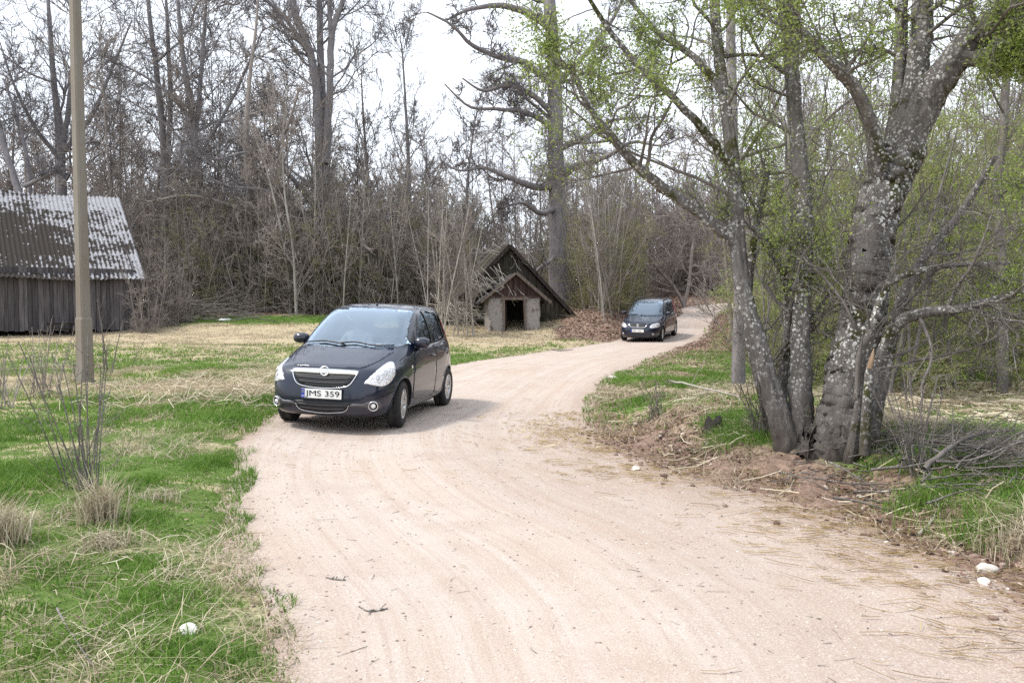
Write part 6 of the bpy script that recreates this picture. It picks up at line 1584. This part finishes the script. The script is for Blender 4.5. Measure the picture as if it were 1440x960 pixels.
def roofpile(cx, cy, cz, n, label):
    s = np.stack([cx+rng.normal(0, .45, n), cy+rng.normal(0, .4, n), cz+rng.normal(0, .16, n)], 1); a = rng.uniform(-.3, 1.4, n); d = np.stack([np.cos(a)*.8, -np.abs(np.sin(a))*.6, -np.abs(rng.normal(.5, .4, n))], 1)
    L = rng.uniform(.8, 2.4, n); Pn, Rd = walk(s-unit(d)*(L[:, None]*.5), d, L, rng.uniform(.012, .028, n), np.full(n, .008), 8, .12, 0); k1 = sprout(Pn, Rd, 2, 4, .2, 1, 40, 12, .4, .5, 5, .15, 0, rmin=.007)
    V, F = tube_list([(Pn, Rd), k1], [5, 3]); b_ = np.array([cx, cy, cz]); o = npmesh('brushwood', V-b_, [F], B_PALE, None, True); o.location = (cx, cy, cz); tag(o, label, 'brushwood', kind='stuff')
roofpile(HUT[0]-1.1, HUT[1]-.1, hz+2.25, 26, 'pale broken branches lying over the left side of the cellar porch roof')
roofpile(HUT[0]-.1, HUT[1]+1.5, hz+3.6, 16, 'dead sticks caught on the ridge of the cellar gable')
roofpile(HUT[0]-2.6, HUT[1]-.6, hz+.9, 30, 'tangle of dead branches leaning against the left roof of the cellar')
def fallen(name, label, pts, r, mat, cat_='branch', kids=True, lift=.03):
    q = []
    for i, (px, py) in enumerate(pts):
        x, y, z = at(px, py); q.append((x, y, z+lift+(.0 if i else 0), r*(1-.7*i/(len(pts)-1))))
    T_ = stem(q, 16, .3); lst = [T_]; sd = [7]
    if kids: lst.append(sprout(T_[0], T_[1], 5, 8, .3, 1, 38, 12, .3, .5, 6, .15, .0, rmin=.003)); sd.append(4)
    V, F = tube_list(lst, sd); b_ = np.array(q[0][:3]); o = npmesh(name, V-b_, [F], mat, None, True); o.location = tuple(b_); tag(o, label, cat_); return o
fallen('fallen_branch', 'pale bare branch lying on the grass left of the big tree', [(938, 545), (965, 549), (1000, 560), (1040, 570)], .022, B_PALE, lift=.12)
fallen('fallen_branch', 'thin pale stick lying across the brown bank below the green tuft', [(1290, 757), (1312, 735), (1322, 705)], .010, B_PALE, kids=False)
fallen('fallen_branch', 'dark stick on the edge of the road below the cellar', [(776, 492), (790, 494), (806, 492)], .03, B_BROWN, kids=False)
fallen('fallen_branch', 'dark bent limb arching over the brushwood heap', [(1300, 700), (1330, 672), (1370, 648), (1425, 640)], .024, B_TWIG, lift=.22)
fallen('fallen_branch', 'thin dark stick lying in the lower left grass beside the white stone', [(80, 868), (100, 905), (130, 950)], .006, B_TWIG, kids=False, lift=.05)
fallen('fallen_branch', 'thin dark twig lying on the pale road nearest the white stone', [(458, 812), (470, 815), (486, 816)], .004, B_TWIG, lift=.004)
fallen('fallen_branch', 'forked dark twig lying on the road in front of the blue car', [(505, 853), (520, 860), (545, 856)], .0035, B_TWIG, lift=.004)
# dark stump by the bank
x, y, z = at(1003, 603); st_ = empty('tree_stump', (x, y, z)); tag(st_, 'low black rotten stump on the bank left of the big tree', 'stump')
bm = bmesh.new(); rows_ = []
for zz, rr_ in ((-.1, .12), (0, .11), (.04, .09), (.08, .085), (.11, .07)):
    rows_.append([bm.verts.new((cos(a)*rr_*(1+.18*sin(3*a+1)+.1*sin(7*a)), sin(a)*rr_*(1+.18*sin(3*a+1)+.1*sin(7*a)), zz+(.04*sin(2*a+zz*9) if zz > .1 else 0))) for a in np.linspace(0, 2*pi, 21)[:-1]])
for a, b in zip(rows_[:-1], rows_[1:]):
    for i in range(20): bm.faces.new((a[i], a[(i+1) % 20], b[(i+1) % 20], b[i]))
bm.faces.new(rows_[-1]); bmobj('wood', bm, noisy('rotten_wood', (.012, .01, .009), (.05, .04, .035), 20, .95, bmp=.8), st_, True)
# bits of twig and grit on the road
def twigs(n):
    x, y = pts_prob(n, -3, 8, 2.8, 14, lambda x, y, rf: (rf[2] < .1)*(.25+.5*sst(fbm(x, y, 12, 3), .5, .65))); m = len(x); a = rng.uniform(0, 6.28, m)
    Pn, Rd = walk(np.stack([x, y, lz(x, y)+.006], 1), np.stack([np.cos(a), np.sin(a), 0*a], 1), rng.uniform(.015, .09, m)*(1+(rng.uniform(0, 1, m) > .93)*1.2), rng.uniform(.001, .0025, m), np.full(m, .0008), 4, .25, 0)
    Pn[..., 2] = lz(Pn[..., 0].ravel(), Pn[..., 1].ravel()).reshape(Pn.shape[:2])+.004
    V, F = tubes(Pn, Rd, 3); o = npmesh('twig_litter', V, [F], B_TWIG); tag(o, 'tiny dark twigs and bark bits strewn on the road', 'twigs', kind='stuff')
twigs(2600)
# ------------------------------------------------------------------ people in the blue car (seen faintly through the windscreen)
def person(label, seat, facing_m, hands, coat, hair_c, trouser, group):
    root = empty('person', (0, 0, 0)); tag(root, label, 'person', group)
    Sx, Sy, Sz = seat
    J = {}; rad = []; vs_ = []; es = []
    def add(nm, p, r, par=None, ry=None):
        J[nm] = len(vs_); vs_.append(p); rad.append((r, ry or r))
        if par: es.append((J[par], J[nm]))
    # x forward is negative (towards the nose)
    add('pelvis', (Sx, Sy, Sz+.10), .15, None, .12); add('waist', (Sx+.05, Sy, Sz+.28), .14, 'pelvis', .10); add('chest', (Sx+.10, Sy, Sz+.44), .17, 'waist', .11)
    add('neck0', (Sx+.13, Sy, Sz+.57), .075, 'chest'); add('neck', (Sx+.12, Sy, Sz+.63), .055, 'neck0'); add('jaw', (Sx+.085, Sy, Sz+.69), .07, 'neck', .065); add('head', (Sx+.10, Sy, Sz+.77), .085, 'jaw', .095); add('top', (Sx+.105, Sy, Sz+.83), .06, 'head')
    fing = []
    for sg, side in ((1, 'l'), (-1, 'r')):
        hx, hy, hz_ = hands[0 if sg > 0 else 1]
        add('sh'+side, (Sx+.12, Sy+.18*sg, Sz+.50), .065, 'chest'); mid = ((Sx+.12+hx)/2+.02, Sy+.25*sg, Sz+.27)
        add('el'+side, mid, .045, 'sh'+side); add('wr'+side, (hx+.05, hy, hz_-.02), .03, 'el'+side); add('pa'+side, (hx, hy, hz_), .036, 'wr'+side, .02)
        for k in range(4):
            o_ = (k-1.5)*.018; add('f%s%da' % (side, k), (hx-.045, hy+o_, hz_+.012), .0095, 'pa'+side); add('f%s%db' % (side, k), (hx-.065, hy+o_, hz_-.008-(.004*abs(k-1))), .0085, 'f%s%da' % (side, k)); add('f%s%dc' % (side, k), (hx-.055, hy+o_, hz_-.026), .008, 'f%s%db' % (side, k))
        add('t%sa' % side, (hx-.01, hy-.035*sg, hz_+.005), .011, 'pa'+side); add('t%sb' % side, (hx-.04, hy-.042*sg, hz_-.008), .0095, 't%sa' % side)
        add('hip'+side, (Sx-.05, Sy+.10*sg, Sz+.07), .095, 'pelvis'); add('kn'+side, (Sx-.47, Sy+.15*sg, Sz+.14), .06, 'hip'+side); add('an'+side, (Sx-.62, Sy+.13*sg, Sz-.22), .04, 'kn'+side); add('to'+side, (Sx-.80, Sy+.13*sg, Sz-.26), .035, 'an'+side)
    me = bpy.data.meshes.new('body'); me.from_pydata(vs_, es, []); o = bpy.data.objects.new('body', me); C.objects.link(o); o.parent = root
    md = o.modifiers.new('s', 'SKIN'); sv = me.skin_vertices[0].data
    for i, r in enumerate(rad): sv[i].radius = r; sv[i].use_root = (i == 0)
    o.modifiers.new('u', 'SUBSURF').levels = 2; o.modifiers['u'].render_levels = 2; md.use_smooth_shade = True
    # skin above the collar, coat and trousers below by position
    m, t, p = nodes('skin_and_clothes'); g = t.nodes.new('ShaderNodeTexCoord'); sx = t.nodes.new('ShaderNodeSeparateXYZ'); t.links.new(g.outputs['Object'], sx.inputs[0])
    c = mixc(t, ramp(t, sx.outputs[2], Sz+.17, Sz+.18), trouser, coat); c = mixc(t, ramp(t, sx.outputs[2], Sz+.605, Sz+.61), c, (.66, .46, .37))
    hm = mixc(t, ramp(t, sx.outputs[0], hands[0][0]+.06, hands[0][0]+.05), c, (.66, .46, .37))
    up_ = t.nodes.new('ShaderNodeMath'); up_.operation = 'GREATER_THAN'; up_.inputs[1].default_value = Sz+.2; t.links.new(sx.outputs[2], up_.inputs[0])
    c = mixc(t, up_.outputs[0], c, hm)
    t.links.new(c, p.inputs['Base Color']); p.inputs['Roughness'].default_value = .7; me.materials.append(m)
    # hair
    bm = bmesh.new(); bmesh.ops.create_uvsphere(bm, u_segments=24, v_segments=16, radius=1)
    for v in [v for v in bm.verts if v.co.x < -.35 and v.co.z < .45 or v.co.z < -.55]: bm.verts.remove(v)
    for v in bm.verts: v.co = Vector((Sx+.115+v.co.x*.112, Sy+v.co.y*.092, Sz+.785+v.co.z*.105))
    bmobj('hair', bm, simple('hair', hair_c, .6), root, True)
    bm = bmesh.new(); bx(bm, (Sx-.002, Sy, Sz+.745), (.03, .022, .035), taper=(.5, .5), bevel=.006); bmobj('nose', bm, simple('skin', (.66, .46, .37), .6), root, True)
    for sg in (1, -1):
        bm = bmesh.new(); bmesh.ops.create_uvsphere(bm, u_segments=10, v_segments=8, radius=.011); q = bmobj('eye', bm, simple('eye_dark', (.03, .02, .02), .2), root, True); q.location = (Sx+.012, Sy+.031*sg, Sz+.775)
        bm = bmesh.new(); bmesh.ops.create_uvsphere(bm, u_segments=10, v_segments=8, radius=1)
        for v in bm.verts: v.co = Vector((v.co.x*.018, v.co.y*.008, v.co.z*.030))
        q = bmobj('ear', bm, simple('skin', (.66, .46, .37), .6), root, True); q.location = (Sx+.10, Sy+.088*sg, Sz+.765)
    bm = bmesh.new(); bx(bm, (Sx+.012, Sy, Sz+.712), (.012, .045, .009), bevel=.003); bmobj('mouth', bm, simple('lip', (.36, .14, .12), .6), root, True)
    root.location = car1.location; root.rotation_euler = car1.rotation_euler
    return root
sx_ = C1['seatx']-.02; sz_ = C1['seatz']-.06
person('driver in a grey top holding the steering wheel of the blue hatchback', (sx_, -.35, sz_), 1, [(sx_-.42, -.35+.17, sz_+.40), (sx_-.42, -.35-.17, sz_+.40)], (.32, .33, .37), (.06, .045, .035), (.03, .03, .04), 'people in the blue hatchback')
person('front passenger in a pale top beside the driver of the blue hatchback', (sx_+.02, .33, sz_), 1, [(sx_-.33, .30+.09, sz_+.20), (sx_-.33, .30-.07, sz_+.20)], (.55, .55, .57), (.10, .07, .05), (.04, .04, .06), 'people in the blue hatchback')
